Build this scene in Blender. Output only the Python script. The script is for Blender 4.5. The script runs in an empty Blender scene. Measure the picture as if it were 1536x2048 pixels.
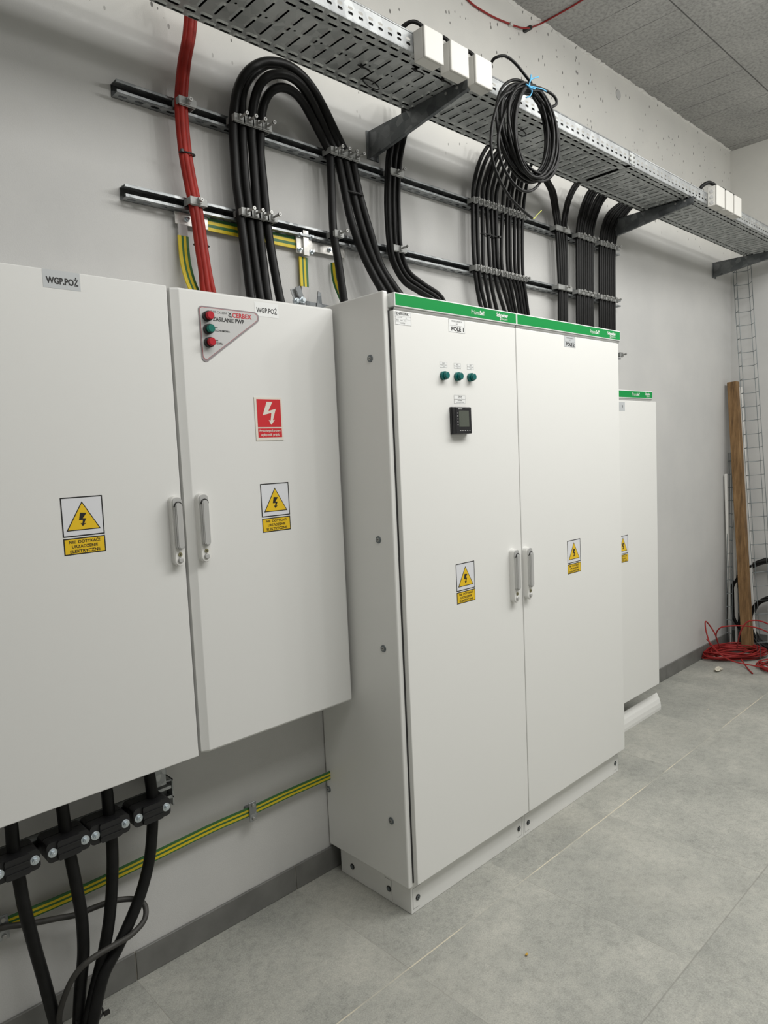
import bpy, bmesh, math, random
from mathutils import Vector, Matrix
random.seed(7)
C = bpy.context.scene.collection
R = math.radians

# ------------------------------------------------------------------ camera
CAM = dict(pos=(-0.3668, -2.0648, 1.5961), yaw=0.758, pitch=-0.0847, roll=-0.045, f=1400.8)

def cam_basis():
    y, p, r = CAM['yaw'], CAM['pitch'], CAM['roll']
    f = Vector((math.sin(y) * math.cos(p), math.cos(y) * math.cos(p), math.sin(p)))
    rt = Vector((math.cos(y), -math.sin(y), 0))
    u = rt.cross(f)
    return (math.cos(r) * rt + math.sin(r) * u, -math.sin(r) * rt + math.cos(r) * u, f)

RT, UP, FW = cam_basis()
CP = Vector(CAM['pos'])
cd = bpy.data.cameras.new('camera')
cd.sensor_fit = 'HORIZONTAL'
cd.sensor_width = 36
cd.lens = CAM['f'] / 1536 * 36
cd.clip_start = 0.05
co = bpy.data.objects.new('camera', cd)
co.matrix_world = Matrix(((RT.x, UP.x, -FW.x, CP.x), (RT.y, UP.y, -FW.y, CP.y), (RT.z, UP.z, -FW.z, CP.z), (0, 0, 0, 1)))
C.objects.link(co)
bpy.context.scene.camera = co

def at(px, py, x=None, y=None, z=None):
    """point of the room seen at photo pixel (px,py) on a known wall/floor/front plane"""
    v = FW + (px - 768) / CAM['f'] * RT + (1024 - py) / CAM['f'] * UP
    if x is not None: t = (x - CP.x) / v.x
    elif y is not None: t = (y - CP.y) / v.y
    else: t = (z - CP.z) / v.z
    return CP + t * v

# ------------------------------------------------------------------ materials
def mat(name, col, rough=0.5, metal=0.0, bump=0.0, bscale=200, var=0.0, vscale=6, spec=0.5):
    m = bpy.data.materials.new(name)
    m.use_nodes = True
    nt = m.node_tree
    b = nt.nodes['Principled BSDF']
    b.inputs['Base Color'].default_value = (*col, 1)
    b.inputs['Roughness'].default_value = rough
    b.inputs['Metallic'].default_value = metal
    b.inputs['Specular IOR Level'].default_value = spec
    if bump or var:
        tc = nt.nodes.new('ShaderNodeTexCoord')
    if bump:
        n = nt.nodes.new('ShaderNodeTexNoise')
        n.inputs['Scale'].default_value = bscale
        n.inputs['Detail'].default_value = 4
        nt.links.new(tc.outputs['Object'], n.inputs['Vector'])
        bp = nt.nodes.new('ShaderNodeBump')
        bp.inputs['Strength'].default_value = bump
        bp.inputs['Distance'].default_value = 0.002
        nt.links.new(n.outputs['Fac'], bp.inputs['Height'])
        nt.links.new(bp.outputs['Normal'], b.inputs['Normal'])
    if var:
        n = nt.nodes.new('ShaderNodeTexNoise')
        n.inputs['Scale'].default_value = vscale
        n.inputs['Detail'].default_value = 6
        nt.links.new(tc.outputs['Object'], n.inputs['Vector'])
        r = nt.nodes.new('ShaderNodeValToRGB')
        r.color_ramp.elements[0].position = 0.3
        r.color_ramp.elements[1].position = 0.7
        r.color_ramp.elements[0].color = (*[c * (1 - var) for c in col], 1)
        r.color_ramp.elements[1].color = (*[min(1, c * (1 + var)) for c in col], 1)
        nt.links.new(n.outputs['Fac'], r.inputs['Fac'])
        nt.links.new(r.outputs['Color'], b.inputs['Base Color'])
    return m

class NG:
    """tiny node helper"""
    def __init__(s, m):
        s.nt = m.node_tree
    def new(s, t, **k):
        n = s.nt.nodes.new(t)
        for a, v in k.items(): setattr(n, a, v)
        return n
    def lk(s, a, b): s.nt.links.new(a, b)
    def math(s, op, a, b=None):
        n = s.new('ShaderNodeMath', operation=op)
        for i, v in enumerate((a, b)):
            if v is None: continue
            if isinstance(v, (int, float)): n.inputs[i].default_value = v
            else: s.lk(v, n.inputs[i])
        return n.outputs[0]
    def noise(s, vec, scale, detail=5, rough=0.6):
        n = s.new('ShaderNodeTexNoise')
        n.inputs['Scale'].default_value = scale
        n.inputs['Detail'].default_value = detail
        n.inputs['Roughness'].default_value = rough
        s.lk(vec, n.inputs['Vector'])
        return n.outputs['Fac']
    def ramp(s, f, stops):
        n = s.new('ShaderNodeValToRGB')
        cr = n.color_ramp
        while len(cr.elements) < len(stops): cr.elements.new(0.5)
        for e, (p, c) in zip(cr.elements, stops):
            e.position = p
            e.color = (*c, 1) if len(c) == 3 else c
        s.lk(f, n.inputs['Fac'])
        return n.outputs['Color']
    def mix(s, f, a, b, blend='MIX'):
        n = s.new('ShaderNodeMix', data_type='RGBA', blend_type=blend)
        for sock, v in ((n.inputs[0], f), (n.inputs[6], a), (n.inputs[7], b)):
            if isinstance(v, (int, float)): sock.default_value = v
            elif isinstance(v, tuple): sock.default_value = (*v, 1)
            else: s.lk(v, sock)
        return n.outputs[2]

def mat_floor():
    m = bpy.data.materials.new('floor_tiles'); m.use_nodes = True
    g = NG(m); b = m.node_tree.nodes['Principled BSDF']
    tc = g.new('ShaderNodeTexCoord'); o = tc.outputs['Object']
    sp = g.new('ShaderNodeSeparateXYZ'); g.lk(o, sp.inputs[0])
    T = 0.612; gw = 0.0022
    def cell(v, off):
        s = g.math('ADD', v, -off)
        q = g.math('DIVIDE', s, T)
        fl = g.math('FLOOR', q)
        fr = g.math('SUBTRACT', q, fl)
        d = g.math('MULTIPLY', g.math('MINIMUM', fr, g.math('SUBTRACT', 1.0, fr)), T)
        return fl, d
    ix, dx = cell(sp.outputs[0], 0.437)
    iy, dy = cell(sp.outputs[1], -0.590)
    gx = g.math('LESS_THAN', dx, gw * 0.55); gy = g.math('LESS_THAN', dy, gw)
    cb = g.new('ShaderNodeCombineXYZ'); g.lk(ix, cb.inputs[0]); g.lk(iy, cb.inputs[1])
    wn = g.new('ShaderNodeTexWhiteNoise', noise_dimensions='3D'); g.lk(cb.outputs[0], wn.inputs['Vector'])
    off = g.new('ShaderNodeVectorMath', operation='MULTIPLY_ADD')
    g.lk(wn.outputs['Color'], off.inputs[0]); off.inputs[1].default_value = (9, 9, 9); g.lk(o, off.inputs[2])
    v = off.outputs[0]
    n1 = g.noise(v, 3.0, 10, 0.66); n2 = g.noise(v, 38, 8, 0.78); n3 = g.noise(v, 230, 3, 0.7)
    c1 = g.ramp(n1, [(0.32, (0.30, 0.305, 0.28)), (0.5, (0.37, 0.372, 0.34)), (0.68, (0.45, 0.446, 0.405))])
    c2 = g.ramp(n2, [(0.28, (0.74, 0.745, 0.735)), (0.5, (1, 1, 1)), (0.75, (1.13, 1.12, 1.09))])
    c3 = g.ramp(n3, [(0.3, (0.78, 0.78, 0.78)), (0.7, (1.17, 1.17, 1.16))])
    c = g.mix(1.0, g.mix(1.0, c1, c2, 'MULTIPLY'), c3, 'MULTIPLY')
    dust = g.ramp(g.noise(o, 1.3, 4), [(0.52, (0, 0, 0)), (0.75, (1, 1, 1))])
    c = g.mix(g.math('MULTIPLY', dust, 0.3), c, (0.50, 0.48, 0.42))
    fade = g.ramp(g.noise(o, 2.2, 3), [(0.42, (0.12, 0.12, 0.12)), (0.56, (1, 1, 1))])
    far = g.math('GREATER_THAN', sp.outputs[1], -0.9)
    gy2 = g.math('MULTIPLY', gy, far); gyd = g.math('SUBTRACT', gy, gy2)
    c = g.mix(g.math('MULTIPLY', gyd, 0.5), c, (0.21, 0.205, 0.185))
    c = g.mix(g.math('MULTIPLY', gy2, g.math('MULTIPLY', fade, 0.85)), c, (0.68, 0.62, 0.48))
    c = g.mix(g.math('MULTIPLY', gx, g.math('MULTIPLY', fade, 0.6)), c, (0.24, 0.23, 0.20))
    g.lk(c, b.inputs['Base Color'])
    b.inputs['Roughness'].default_value = 0.5
    b.inputs['Specular IOR Level'].default_value = 0.3
    bp = g.new('ShaderNodeBump'); bp.inputs['Strength'].default_value = 0.12; bp.inputs['Distance'].default_value = 0.003
    g.lk(n2, bp.inputs['Height']); g.lk(bp.outputs['Normal'], b.inputs['Normal'])
    return m

def mat_wall():
    m = bpy.data.materials.new('wall_paint'); m.use_nodes = True
    g = NG(m); b = m.node_tree.nodes['Principled BSDF']
    tc = g.new('ShaderNodeTexCoord'); o = tc.outputs['Object']
    sp = g.new('ShaderNodeSeparateXYZ'); g.lk(o, sp.inputs[0])
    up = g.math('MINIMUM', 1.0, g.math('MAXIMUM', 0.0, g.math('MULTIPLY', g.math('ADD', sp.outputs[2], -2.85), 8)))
    n1 = g.noise(o, 2.0, 4)
    c = g.ramp(n1, [(0.3, (0.54, 0.54, 0.53)), (0.7, (0.60, 0.596, 0.58))])
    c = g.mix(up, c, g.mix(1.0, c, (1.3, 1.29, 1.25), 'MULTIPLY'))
    vo = g.new('ShaderNodeTexVoronoi', feature='F1'); vo.inputs['Scale'].default_value = 34
    vo.inputs['Randomness'].default_value = 1.0
    mp = g.new('ShaderNodeMapping'); mp.inputs['Scale'].default_value = (1.6, 1, 0.8); g.lk(o, mp.inputs[0]); g.lk(mp.outputs[0], vo.inputs['Vector'])
    sel = g.new('ShaderNodeSeparateColor'); g.lk(vo.outputs['Color'], sel.inputs[0])
    spot = g.math('MULTIPLY', g.math('LESS_THAN', vo.outputs['Distance'], g.math('MULTIPLY', g.math('MULTIPLY', sel.outputs[1], sel.outputs[1]), 0.24)), g.math('GREATER_THAN', sel.outputs[0], 0.5))
    spot = g.math('MULTIPLY', spot, up)
    c = g.mix(g.math('MULTIPLY', spot, 0.85), c, (0.10, 0.095, 0.09))
    st = g.ramp(g.noise(o, 5, 6), [(0.6, (0, 0, 0)), (0.8, (1, 1, 1))])
    c = g.mix(g.math('MULTIPLY', st, 0.2), c, (0.47, 0.45, 0.42))
    g.lk(c, b.inputs['Base Color']); b.inputs['Roughness'].default_value = 0.8
    b.inputs['Specular IOR Level'].default_value = 0.25
    bp = g.new('ShaderNodeBump'); bp.inputs['Strength'].default_value = 0.25; bp.inputs['Distance'].default_value = 0.002
    g.lk(g.noise(o, 260, 3), bp.inputs['Height']); g.lk(bp.outputs['Normal'], b.inputs['Normal'])
    return m

def mat_ceiling():
    m = bpy.data.materials.new('bare_concrete'); m.use_nodes = True
    g = NG(m); b = m.node_tree.nodes['Principled BSDF']
    tc = g.new('ShaderNodeTexCoord'); o = tc.outputs['Object']
    sp = g.new('ShaderNodeSeparateXYZ'); g.lk(o, sp.inputs[0])
    n1 = g.noise(o, 3, 6); n2 = g.noise(o, 60, 4)
    c = g.ramp(n1, [(0.3, (0.34, 0.34, 0.325)), (0.7, (0.45, 0.447, 0.425))])
    c2 = g.ramp(n2, [(0.35, (0.72, 0.72, 0.72)), (0.55, (1, 1, 1)), (0.75, (1.12, 1.12, 1.12))])
    c = g.mix(1.0, c, c2, 'MULTIPLY')
    # board joints of the formwork: across the room between wall and joint line, one along it
    x, y = sp.outputs[0], sp.outputs[1]
    near = g.math('GREATER_THAN', y, -0.5)
    q = g.math('DIVIDE', g.math('ADD', x, -0.68), 0.215)
    fr = g.math('FRACT', q)
    d = g.math('MINIMUM', fr, g.math('SUBTRACT', 1.0, fr))
    ln = g.math('MULTIPLY', g.math('LESS_THAN', d, 0.012), near)
    al = g.math('LESS_THAN', g.math('ABSOLUTE', g.math('ADD', y, 0.5)), 0.0035)
    bk = g.ramp(g.noise(o, 7, 3), [(0.35, (0.15, 0.15, 0.15)), (0.6, (1, 1, 1))])
    c = g.mix(g.math('MULTIPLY', g.math('MULTIPLY', ln, bk), 0.8), c, (0.05, 0.05, 0.048))
    c = g.mix(g.math('MULTIPLY', al, 0.8), c, (0.05, 0.05, 0.048))
    g.lk(c, b.inputs['Base Color']); b.inputs['Roughness'].default_value = 0.9
    bp = g.new('ShaderNodeBump'); bp.inputs['Strength'].default_value = 0.4; bp.inputs['Distance'].default_value = 0.004
    g.lk(n2, bp.inputs['Height']); g.lk(bp.outputs['Normal'], b.inputs['Normal'])
    return m

def mat_galv(name, lo, hi, rough=0.42, sc=55, metal=0.9):
    m = bpy.data.materials.new(name); m.use_nodes = True
    g = NG(m); b = m.node_tree.nodes['Principled BSDF']
    tc = g.new('ShaderNodeTexCoord'); o = tc.outputs['Object']
    vo = g.new('ShaderNodeTexVoronoi'); vo.inputs['Scale'].default_value = sc; g.lk(o, vo.inputs['Vector'])
    s = g.new('ShaderNodeSeparateColor'); g.lk(vo.outputs['Color'], s.inputs[0])
    f = g.math('ADD', g.math('MULTIPLY', s.outputs[0], 0.45), g.math('MULTIPLY', g.noise(o, 9, 6), 0.6))
    c = g.ramp(f, [(0.25, lo), (0.8, hi)])
    g.lk(c, b.inputs['Base Color'])
    b.inputs['Metallic'].default_value = metal
    r = g.math('ADD', g.math('MULTIPLY', s.outputs[1], 0.15), rough - 0.07)
    g.lk(r, b.inputs['Roughness'])
    return m

def mat_wood():
    m = bpy.data.materials.new('weathered_timber'); m.use_nodes = True
    g = NG(m); b = m.node_tree.nodes['Principled BSDF']
    tc = g.new('ShaderNodeTexCoord')
    mp = g.new('ShaderNodeMapping'); mp.inputs['Scale'].default_value = (14, 14, 1.2)
    g.lk(tc.outputs['Object'], mp.inputs[0])
    n = g.noise(mp.outputs[0], 4, 8, 0.7)
    c = g.ramp(n, [(0.3, (0.085, 0.046, 0.018)), (0.5, (0.205, 0.115, 0.045)), (0.72, (0.33, 0.205, 0.095))])
    k = g.new('ShaderNodeTexVoronoi'); k.inputs['Scale'].default_value = 3.2; g.lk(tc.outputs['Object'], k.inputs['Vector'])
    kn = g.math('LESS_THAN', k.outputs['Distance'], 0.07)
    c = g.mix(g.math('MULTIPLY', kn, 0.8), c, (0.03, 0.018, 0.01))
    g.lk(c, b.inputs['Base Color']); b.inputs['Roughness'].default_value = 0.75
    return m

M = dict(
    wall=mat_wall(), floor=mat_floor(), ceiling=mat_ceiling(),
    skirting=mat('skirting_tile', (0.165, 0.165, 0.155), 0.55, var=0.18, vscale=9, bump=0.1),
    joint=mat('tile_joint', (0.30, 0.28, 0.24), 0.9),
    white=mat('cabinet_white', (0.80, 0.80, 0.775), 0.42, bump=0.05, bscale=700),
    white2=mat('cabinet_grey_white', (0.74, 0.74, 0.72), 0.42, bump=0.05, bscale=700),
    seam=mat('dark_seam', (0.10, 0.10, 0.10), 0.8),
    lip=mat('grey_lip', (0.55, 0.55, 0.54), 0.45),
    green=mat('green_band', (0.0, 0.27, 0.055), 0.5, spec=0.2),
    trim=mat('white_trim', (0.80, 0.82, 0.80), 0.4),
    label=mat('label_paper', (0.80, 0.81, 0.80), 0.5),
    labelgrey=mat('label_silver', (0.52, 0.54, 0.55), 0.4),
    black=mat('black_print', (0.008, 0.008, 0.008), 0.5),
    dgrey=mat('grey_print', (0.16, 0.16, 0.16), 0.5),
    redprint=mat('red_print', (0.52, 0.02, 0.03), 0.5),
    yellow=mat('warning_yellow', (0.80, 0.52, 0.012), 0.45),
    signwhite=mat('sign_white', (0.72, 0.73, 0.76), 0.4),
    signred=mat('sign_red', (0.60, 0.022, 0.030), 0.4),
    signcream=mat('sign_cream', (0.74, 0.70, 0.62), 0.5),
    panelgrey=mat('panel_grey', (0.55, 0.55, 0.545), 0.4),
    panelborder=mat('panel_border', (0.28, 0.25, 0.26), 0.4),
    lampred=mat('red_lens', (0.46, 0.010, 0.022), 0.3),
    lampgreen=mat('green_lens', (0.0, 0.15, 0.115), 0.3),
    lampteal=mat('teal_lens', (0.0, 0.125, 0.115), 0.3),
    bezel=mat('black_bezel', (0.015, 0.015, 0.015), 0.35),
    meter=mat('meter_black', (0.010, 0.010, 0.012), 0.35),
    lcd=mat('lcd_grey', (0.085, 0.095, 0.078), 0.25),
    alu=mat('satin_lever', (0.52, 0.52, 0.51), 0.35, metal=0.25),
    plate=mat('handle_plate', (0.76, 0.755, 0.73), 0.4),
    brass=mat('brass_lock', (0.30, 0.28, 0.16), 0.4, metal=0.6),
    lock=mat('lock_grey', (0.16, 0.18, 0.19), 0.4, metal=0.5),
    galv=mat_galv('galvanised_sheet', (0.36, 0.375, 0.37), (0.55, 0.565, 0.555), 0.46, 28, 0.6),
    galvdark=mat_galv('galvanised_dull', (0.11, 0.12, 0.125), (0.24, 0.25, 0.255), 0.55, 30),
    galvlip=mat_galv('galvanised_edge', (0.30, 0.31, 0.315), (0.44, 0.455, 0.455), 0.50, 28, 0.75),
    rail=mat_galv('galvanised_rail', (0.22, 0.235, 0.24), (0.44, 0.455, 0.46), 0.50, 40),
    railshade=mat_galv('rail_inside_shade', (0.05, 0.055, 0.055), (0.12, 0.125, 0.125), 0.6, 40),  # rail metal darkened, shade inside the channel put into the colour
    clamp=mat('zinc_clamp', (0.34, 0.345, 0.335), 0.55, metal=0.35, var=0.15, vscale=40),
    screw=mat('zinc_screw', (0.36, 0.36, 0.345), 0.45, metal=0.6),
    bolt=mat('blue_zinc_bolt', (0.62, 0.68, 0.72), 0.3, metal=0.8),
    cable=mat('black_cable', (0.0065, 0.0065, 0.0065), 0.45, var=0.4, vscale=30, bump=0.05, bscale=80, spec=0.24),
    cabledusty=mat('dusty_cable', (0.040, 0.038, 0.034), 0.6, var=0.35, vscale=25),
    redcable=mat('red_cable', (0.30, 0.020, 0.013), 0.5, var=0.2, vscale=20, spec=0.25),
    redwire=mat('red_wire', (0.29, 0.020, 0.019), 0.45, spec=0.3),
    tie=mat('cable_tie_black', (0.008, 0.008, 0.008), 0.5),
    cleat=mat('black_cleat', (0.009, 0.009, 0.010), 0.42, bump=0.06, bscale=400),
    gndy=mat('earth_yellow', (0.66, 0.50, 0.012), 0.5),
    gndg=mat('earth_green', (0.030, 0.135, 0.035), 0.5),
    bare=mat('bare_tinned_bar', (0.58, 0.57, 0.54), 0.42, metal=0.7, var=0.3, vscale=30),
    baredull=mat('dull_bar', (0.42, 0.41, 0.40), 0.5, metal=0.4),
    boxplastic=mat('box_plastic', (0.66, 0.65, 0.61), 0.55, bump=0.1, bscale=300),
    bluestring=mat('blue_string', (0.10, 0.42, 0.72), 0.6),
    ygwire=mat('yellow_green_core', (0.55, 0.58, 0.10), 0.5),
    wood=mat_wood(),
    trunking=mat('white_trunking', (0.72, 0.71, 0.68), 0.5),
    mesh=mat('zinc_wire', (0.20, 0.225, 0.23), 0.4, metal=0.5),
    paper=mat('crumpled_paper', (0.66, 0.62, 0.52), 0.8, var=0.2, vscale=40),
    ochre=mat('ochre_scrap', (0.55, 0.33, 0.05), 0.7),
)

# ------------------------------------------------------------------ mesh builder
class MB:
    def __init__(s):
        s.bm = bmesh.new(); s.mats = []; s.mi = 0
    def m(s, name):
        if name not in s.mats: s.mats.append(name)
        s.mi = s.mats.index(name); return s
    def face(s, pts, smooth=False):
        vs = [s.bm.verts.new(p) for p in pts]
        f = s.bm.faces.new(vs); f.material_index = s.mi; f.smooth = smooth
        return f
    def _merge(s, bm2, M4=None, smooth=False):
        if M4 is not None: bm2.transform(M4)
        mp = {}
        for v in bm2.verts: mp[v] = s.bm.verts.new(v.co)
        for f in bm2.faces:
            try:
                nf = s.bm.faces.new([mp[v] for v in f.verts])
            except ValueError:
                continue
            nf.material_index = s.mi; nf.smooth = smooth
        bm2.free()
    def box(s, x0, x1, y0, y1, z0, z1, bev=0.0, seg=2, M4=None):
        b = bmesh.new()
        bmesh.ops.create_cube(b, size=1)
        b.transform(Matrix.Translation(((x0 + x1) / 2, (y0 + y1) / 2, (z0 + z1) / 2)) @ Matrix.Diagonal((abs(x1 - x0), abs(y1 - y0), abs(z1 - z0), 1)))
        if bev: bmesh.ops.bevel(b, geom=list(b.edges), offset=bev, segments=seg, affect='EDGES', profile=0.5)
        s._merge(b, M4, smooth=False)
        return s
    def bar(s, a, b_, w, h, upv=(0, 0, 1), bev=0):
        """box bar from a to b_, width w (sideways), height h (along up)"""
        a, b_ = Vector(a), Vector(b_)
        d = (b_ - a); L = d.length; d.normalize()
        side = d.cross(Vector(upv)).normalized(); u = side.cross(d)
        mm = Matrix(((d.x, side.x, u.x, a.x), (d.y, side.y, u.y, a.y), (d.z, side.z, u.z, a.z), (0, 0, 0, 1)))
        return s.box(0, L, -w / 2, w / 2, -h / 2, h / 2, bev, 2, mm)
    def cyl(s, a, b_, r, r2=None, seg=16, smooth=True):
        a, b_ = Vector(a), Vector(b_)
        r2 = r if r2 is None else r2
        d = (b_ - a).normalized()
        t = Vector((0, 0, 1)) if abs(d.z) < 0.9 else Vector((1, 0, 0))
        e1 = d.cross(t).normalized(); e2 = d.cross(e1)
        A = []; B = []
        for i in range(seg):
            c, n = math.cos(2 * math.pi * i / seg), math.sin(2 * math.pi * i / seg)
            A.append(s.bm.verts.new(a + r * (c * e1 + n * e2)))
            B.append(s.bm.verts.new(b_ + r2 * (c * e1 + n * e2)))
        for i in range(seg):
            j = (i + 1) % seg
            f = s.bm.faces.new((A[j], A[i], B[i], B[j])); f.material_index = s.mi; f.smooth = smooth
        f = s.bm.faces.new(A); f.material_index = s.mi
        f = s.bm.faces.new(list(reversed(B))); f.material_index = s.mi
        return s
    def tube(s, pts, r, seg=10, closed=False, rads=None):
        pts = [Vector(p) for p in pts]
        n = len(pts)
        T = []
        for i in range(n):
            if closed: d = pts[(i + 1) % n] - pts[i - 1]
            else: d = pts[min(i + 1, n - 1)] - pts[max(i - 1, 0)]
            T.append(d.normalized())
        t0 = T[0]
        ref = Vector((0, 1, 0)) if abs(t0.y) < 0.8 else Vector((1, 0, 0))
        nrm = t0.cross(ref).normalized()
        rings = []
        for i in range(n):
            nrm = (nrm - T[i] * nrm.dot(T[i])).normalized()
            bn = T[i].cross(nrm)
            rr = rads[i] if rads else r
            rings.append([s.bm.verts.new(pts[i] + rr * (math.cos(2 * math.pi * k / seg) * nrm + math.sin(2 * math.pi * k / seg) * bn)) for k in range(seg)])
        rg = range(n if closed else n - 1)
        for i in rg:
            a, b_ = rings[i], rings[(i + 1) % n]
            for k in range(seg):
                l = (k + 1) % seg
                f = s.bm.faces.new((a[k], a[l], b_[l], b_[k])); f.material_index = s.mi; f.smooth = True
        if not closed:
            f = s.bm.faces.new(list(reversed(rings[0]))); f.material_index = s.mi
            f = s.bm.faces.new(rings[-1]); f.material_index = s.mi
        return s
    def ribbon(s, pts, width_dirs, w, th, bands):
        """flat strip along pts; width_dirs per point; bands = list of (frac0,frac1,material)"""
        pts = [Vector(p) for p in pts]
        for f0, f1, mt in bands:
            s.m(mt)
            prev = None
            for p, wd, nd in zip(pts, width_dirs[0], width_dirs[1]):
                wd = Vector(wd).normalized(); nd = Vector(nd).normalized()
                a = p + wd * w * (f0 - 0.5); b_ = p + wd * w * (f1 - 0.5)
                cur = [s.bm.verts.new(q) for q in (a + nd * th / 2, b_ + nd * th / 2, b_ - nd * th / 2, a - nd * th / 2)]
                if prev:
                    for k in range(4):
                        l = (k + 1) % 4
                        f = s.bm.faces.new((prev[k], prev[l], cur[l], cur[k])); f.material_index = s.mi
                else:
                    f = s.bm.faces.new(cur); f.material_index = s.mi
                prev = cur
            f = s.bm.faces.new(list(reversed(prev))); f.material_index = s.mi
        return s
    def prism(s, poly, y0, y1):
        """poly [(x,z)...] counter-clockwise seen from the room (-y); from front y0 to back y1"""
        A = [s.bm.verts.new((x, y0, z)) for x, z in poly]
        B = [s.bm.verts.new((x, y1, z)) for x, z in poly]
        n = len(poly)
        f = s.bm.faces.new(A); f.material_index = s.mi
        f = s.bm.faces.new(list(reversed(B))); f.material_index = s.mi
        for i in range(n):
            j = (i + 1) % n
            f = s.bm.faces.new((A[j], A[i], B[i], B[j])); f.material_index = s.mi
        return s
    def flat(s, poly, y):
        return s.face([(x, y, z) for x, z in poly])
    def rect(s, x0, x1, z0, z1, y):
        return s.flat([(x0, z0), (x1, z0), (x1, z1), (x0, z1)], y)
    def frame(s, x0, x1, z0, z1, y, t):
        s.rect(x0, x1, z0, z0 + t, y); s.rect(x0, x1, z1 - t, z1, y)
        s.rect(x0, x0 + t, z0 + t, z1 - t, y); s.rect(x1 - t, x1, z0 + t, z1 - t, y)
    def text(s, txt, x0, x1, z0, z1, y, bold=0.0, fit='both'):
        """text stretched to fill the rectangle on a plane facing the room"""
        cu = bpy.data.curves.new('t', 'FONT'); cu.body = txt; cu.size = 1.0; cu.offset = bold; cu.resolution_u = 3
        ob = bpy.data.objects.new('t', cu)
        me = ob.to_mesh()
        if len(me.vertices) == 0:
            ob.to_mesh_clear(); return s
        xs = [v.co.x for v in me.vertices]; zs = [v.co.y for v in me.vertices]
        ax, bx, az, bz = min(xs), max(xs), min(zs), max(zs)
        sx = (x1 - x0) / (bx - ax); sz = (z1 - z0) / (bz - az)
        b = bmesh.new(); b.from_mesh(me)
        b.transform(Matrix(((sx, 0, 0, x0 - ax * sx), (0, 0, 1, y), (0, sz, 0, z0 - az * sz), (0, 0, 0, 1))))
        ob.to_mesh_clear()
        s._merge(b)
        bpy.data.objects.remove(ob); bpy.data.curves.remove(cu)
        return s
    def transform(s, M4):
        s.bm.transform(M4); return s
    def build(s, name, parent=None, recalc=False, origin=True):
        if recalc: bmesh.ops.recalc_face_normals(s.bm, faces=list(s.bm.faces))
        me = bpy.data.meshes.new(name)
        org = Vector((0, 0, 0))
        par_world = Vector(parent['_w']) if parent is not None and '_w' in parent else Vector((0, 0, 0))
        s.bm.transform(Matrix.Translation(-par_world))
        s.bm.to_mesh(me); s.bm.free()
        for n in s.mats: me.materials.append(M[n])
        o = bpy.data.objects.new(name, me)
        C.objects.link(o)
        if parent is not None:
            o.parent = parent
            o['_w'] = list(par_world)
        return o

ALL_TMP = []
def tag(o, label=None, cat=None, group=None, kind=None):
    if label: o['label'] = label
    if cat: o['category'] = cat
    if group: o['group'] = group
    if kind: o['kind'] = kind
    return o

def thing(name, loc, label, cat, group=None):
    o = bpy.data.objects.new(name, None); C.objects.link(o)
    o.empty_display_size = 0.05
    o.location = loc; o['_w'] = list(loc)
    return tag(o, label, cat, group)

def smooth(pts, n=6):
    """Catmull-Rom through the points"""
    P = [Vector(p) for p in pts]
    if len(P) < 3:
        return [P[0].lerp(P[-1], i / n) for i in range(n + 1)]
    P = [P[0] * 2 - P[1]] + P + [P[-1] * 2 - P[-2]]
    out = []
    for i in range(1, len(P) - 2):
        a, b, c, d = P[i - 1], P[i], P[i + 1], P[i + 2]
        for k in range(n):
            t = k / n
            out.append(0.5 * ((2 * b) + (c - a) * t + (2 * a - 5 * b + 4 * c - d) * t * t + (3 * b - a - 3 * c + d) * t ** 3))
    out.append(P[-2])
    return out

def rounded(poly, rads, n=5):
    out = []
    N = len(poly)
    for i in range(N):
        p = Vector(poly[i]); a = Vector(poly[i - 1]); b = Vector(poly[(i + 1) % N])
        r = rads[i] if isinstance(rads, (list, tuple)) else rads
        if r <= 0: out.append(tuple(p)); continue
        u = (a - p).normalized(); v = (b - p).normalized()
        ang = math.acos(max(-1, min(1, u.dot(v))))
        d = r / math.tan(ang / 2)
        c = p + (u + v).normalized() * (r / math.sin(ang / 2))
        s0 = p + u * d; s1 = p + v * d
        a0 = math.atan2(s0.y - c.y, s0.x - c.x); a1 = math.atan2(s1.y - c.y, s1.x - c.x)
        da = a1 - a0
        while da > math.pi: da -= 2 * math.pi
        while da < -math.pi: da += 2 * math.pi
        for k in range(n + 1):
            t = a0 + da * k / n
            out.append((c.x + r * math.cos(t), c.y + r * math.sin(t)))
    return out

def stadium(x0, x1, z0, z1, n=8):
    r = (x1 - x0) / 2
    return rounded([(x0, z0), (x1, z0), (x1, z1), (x0, z1)], r * 0.999, n)

ORD = ['first', 'second', 'third', 'fourth', 'fifth', 'sixth', 'seventh', 'eighth', 'ninth', 'tenth', 'eleventh', 'twelfth']
def nth(i, n):
    if i == 0: return 'leftmost'
    if i == n - 1: return 'rightmost'
    return ORD[i] + ' from left'

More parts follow.
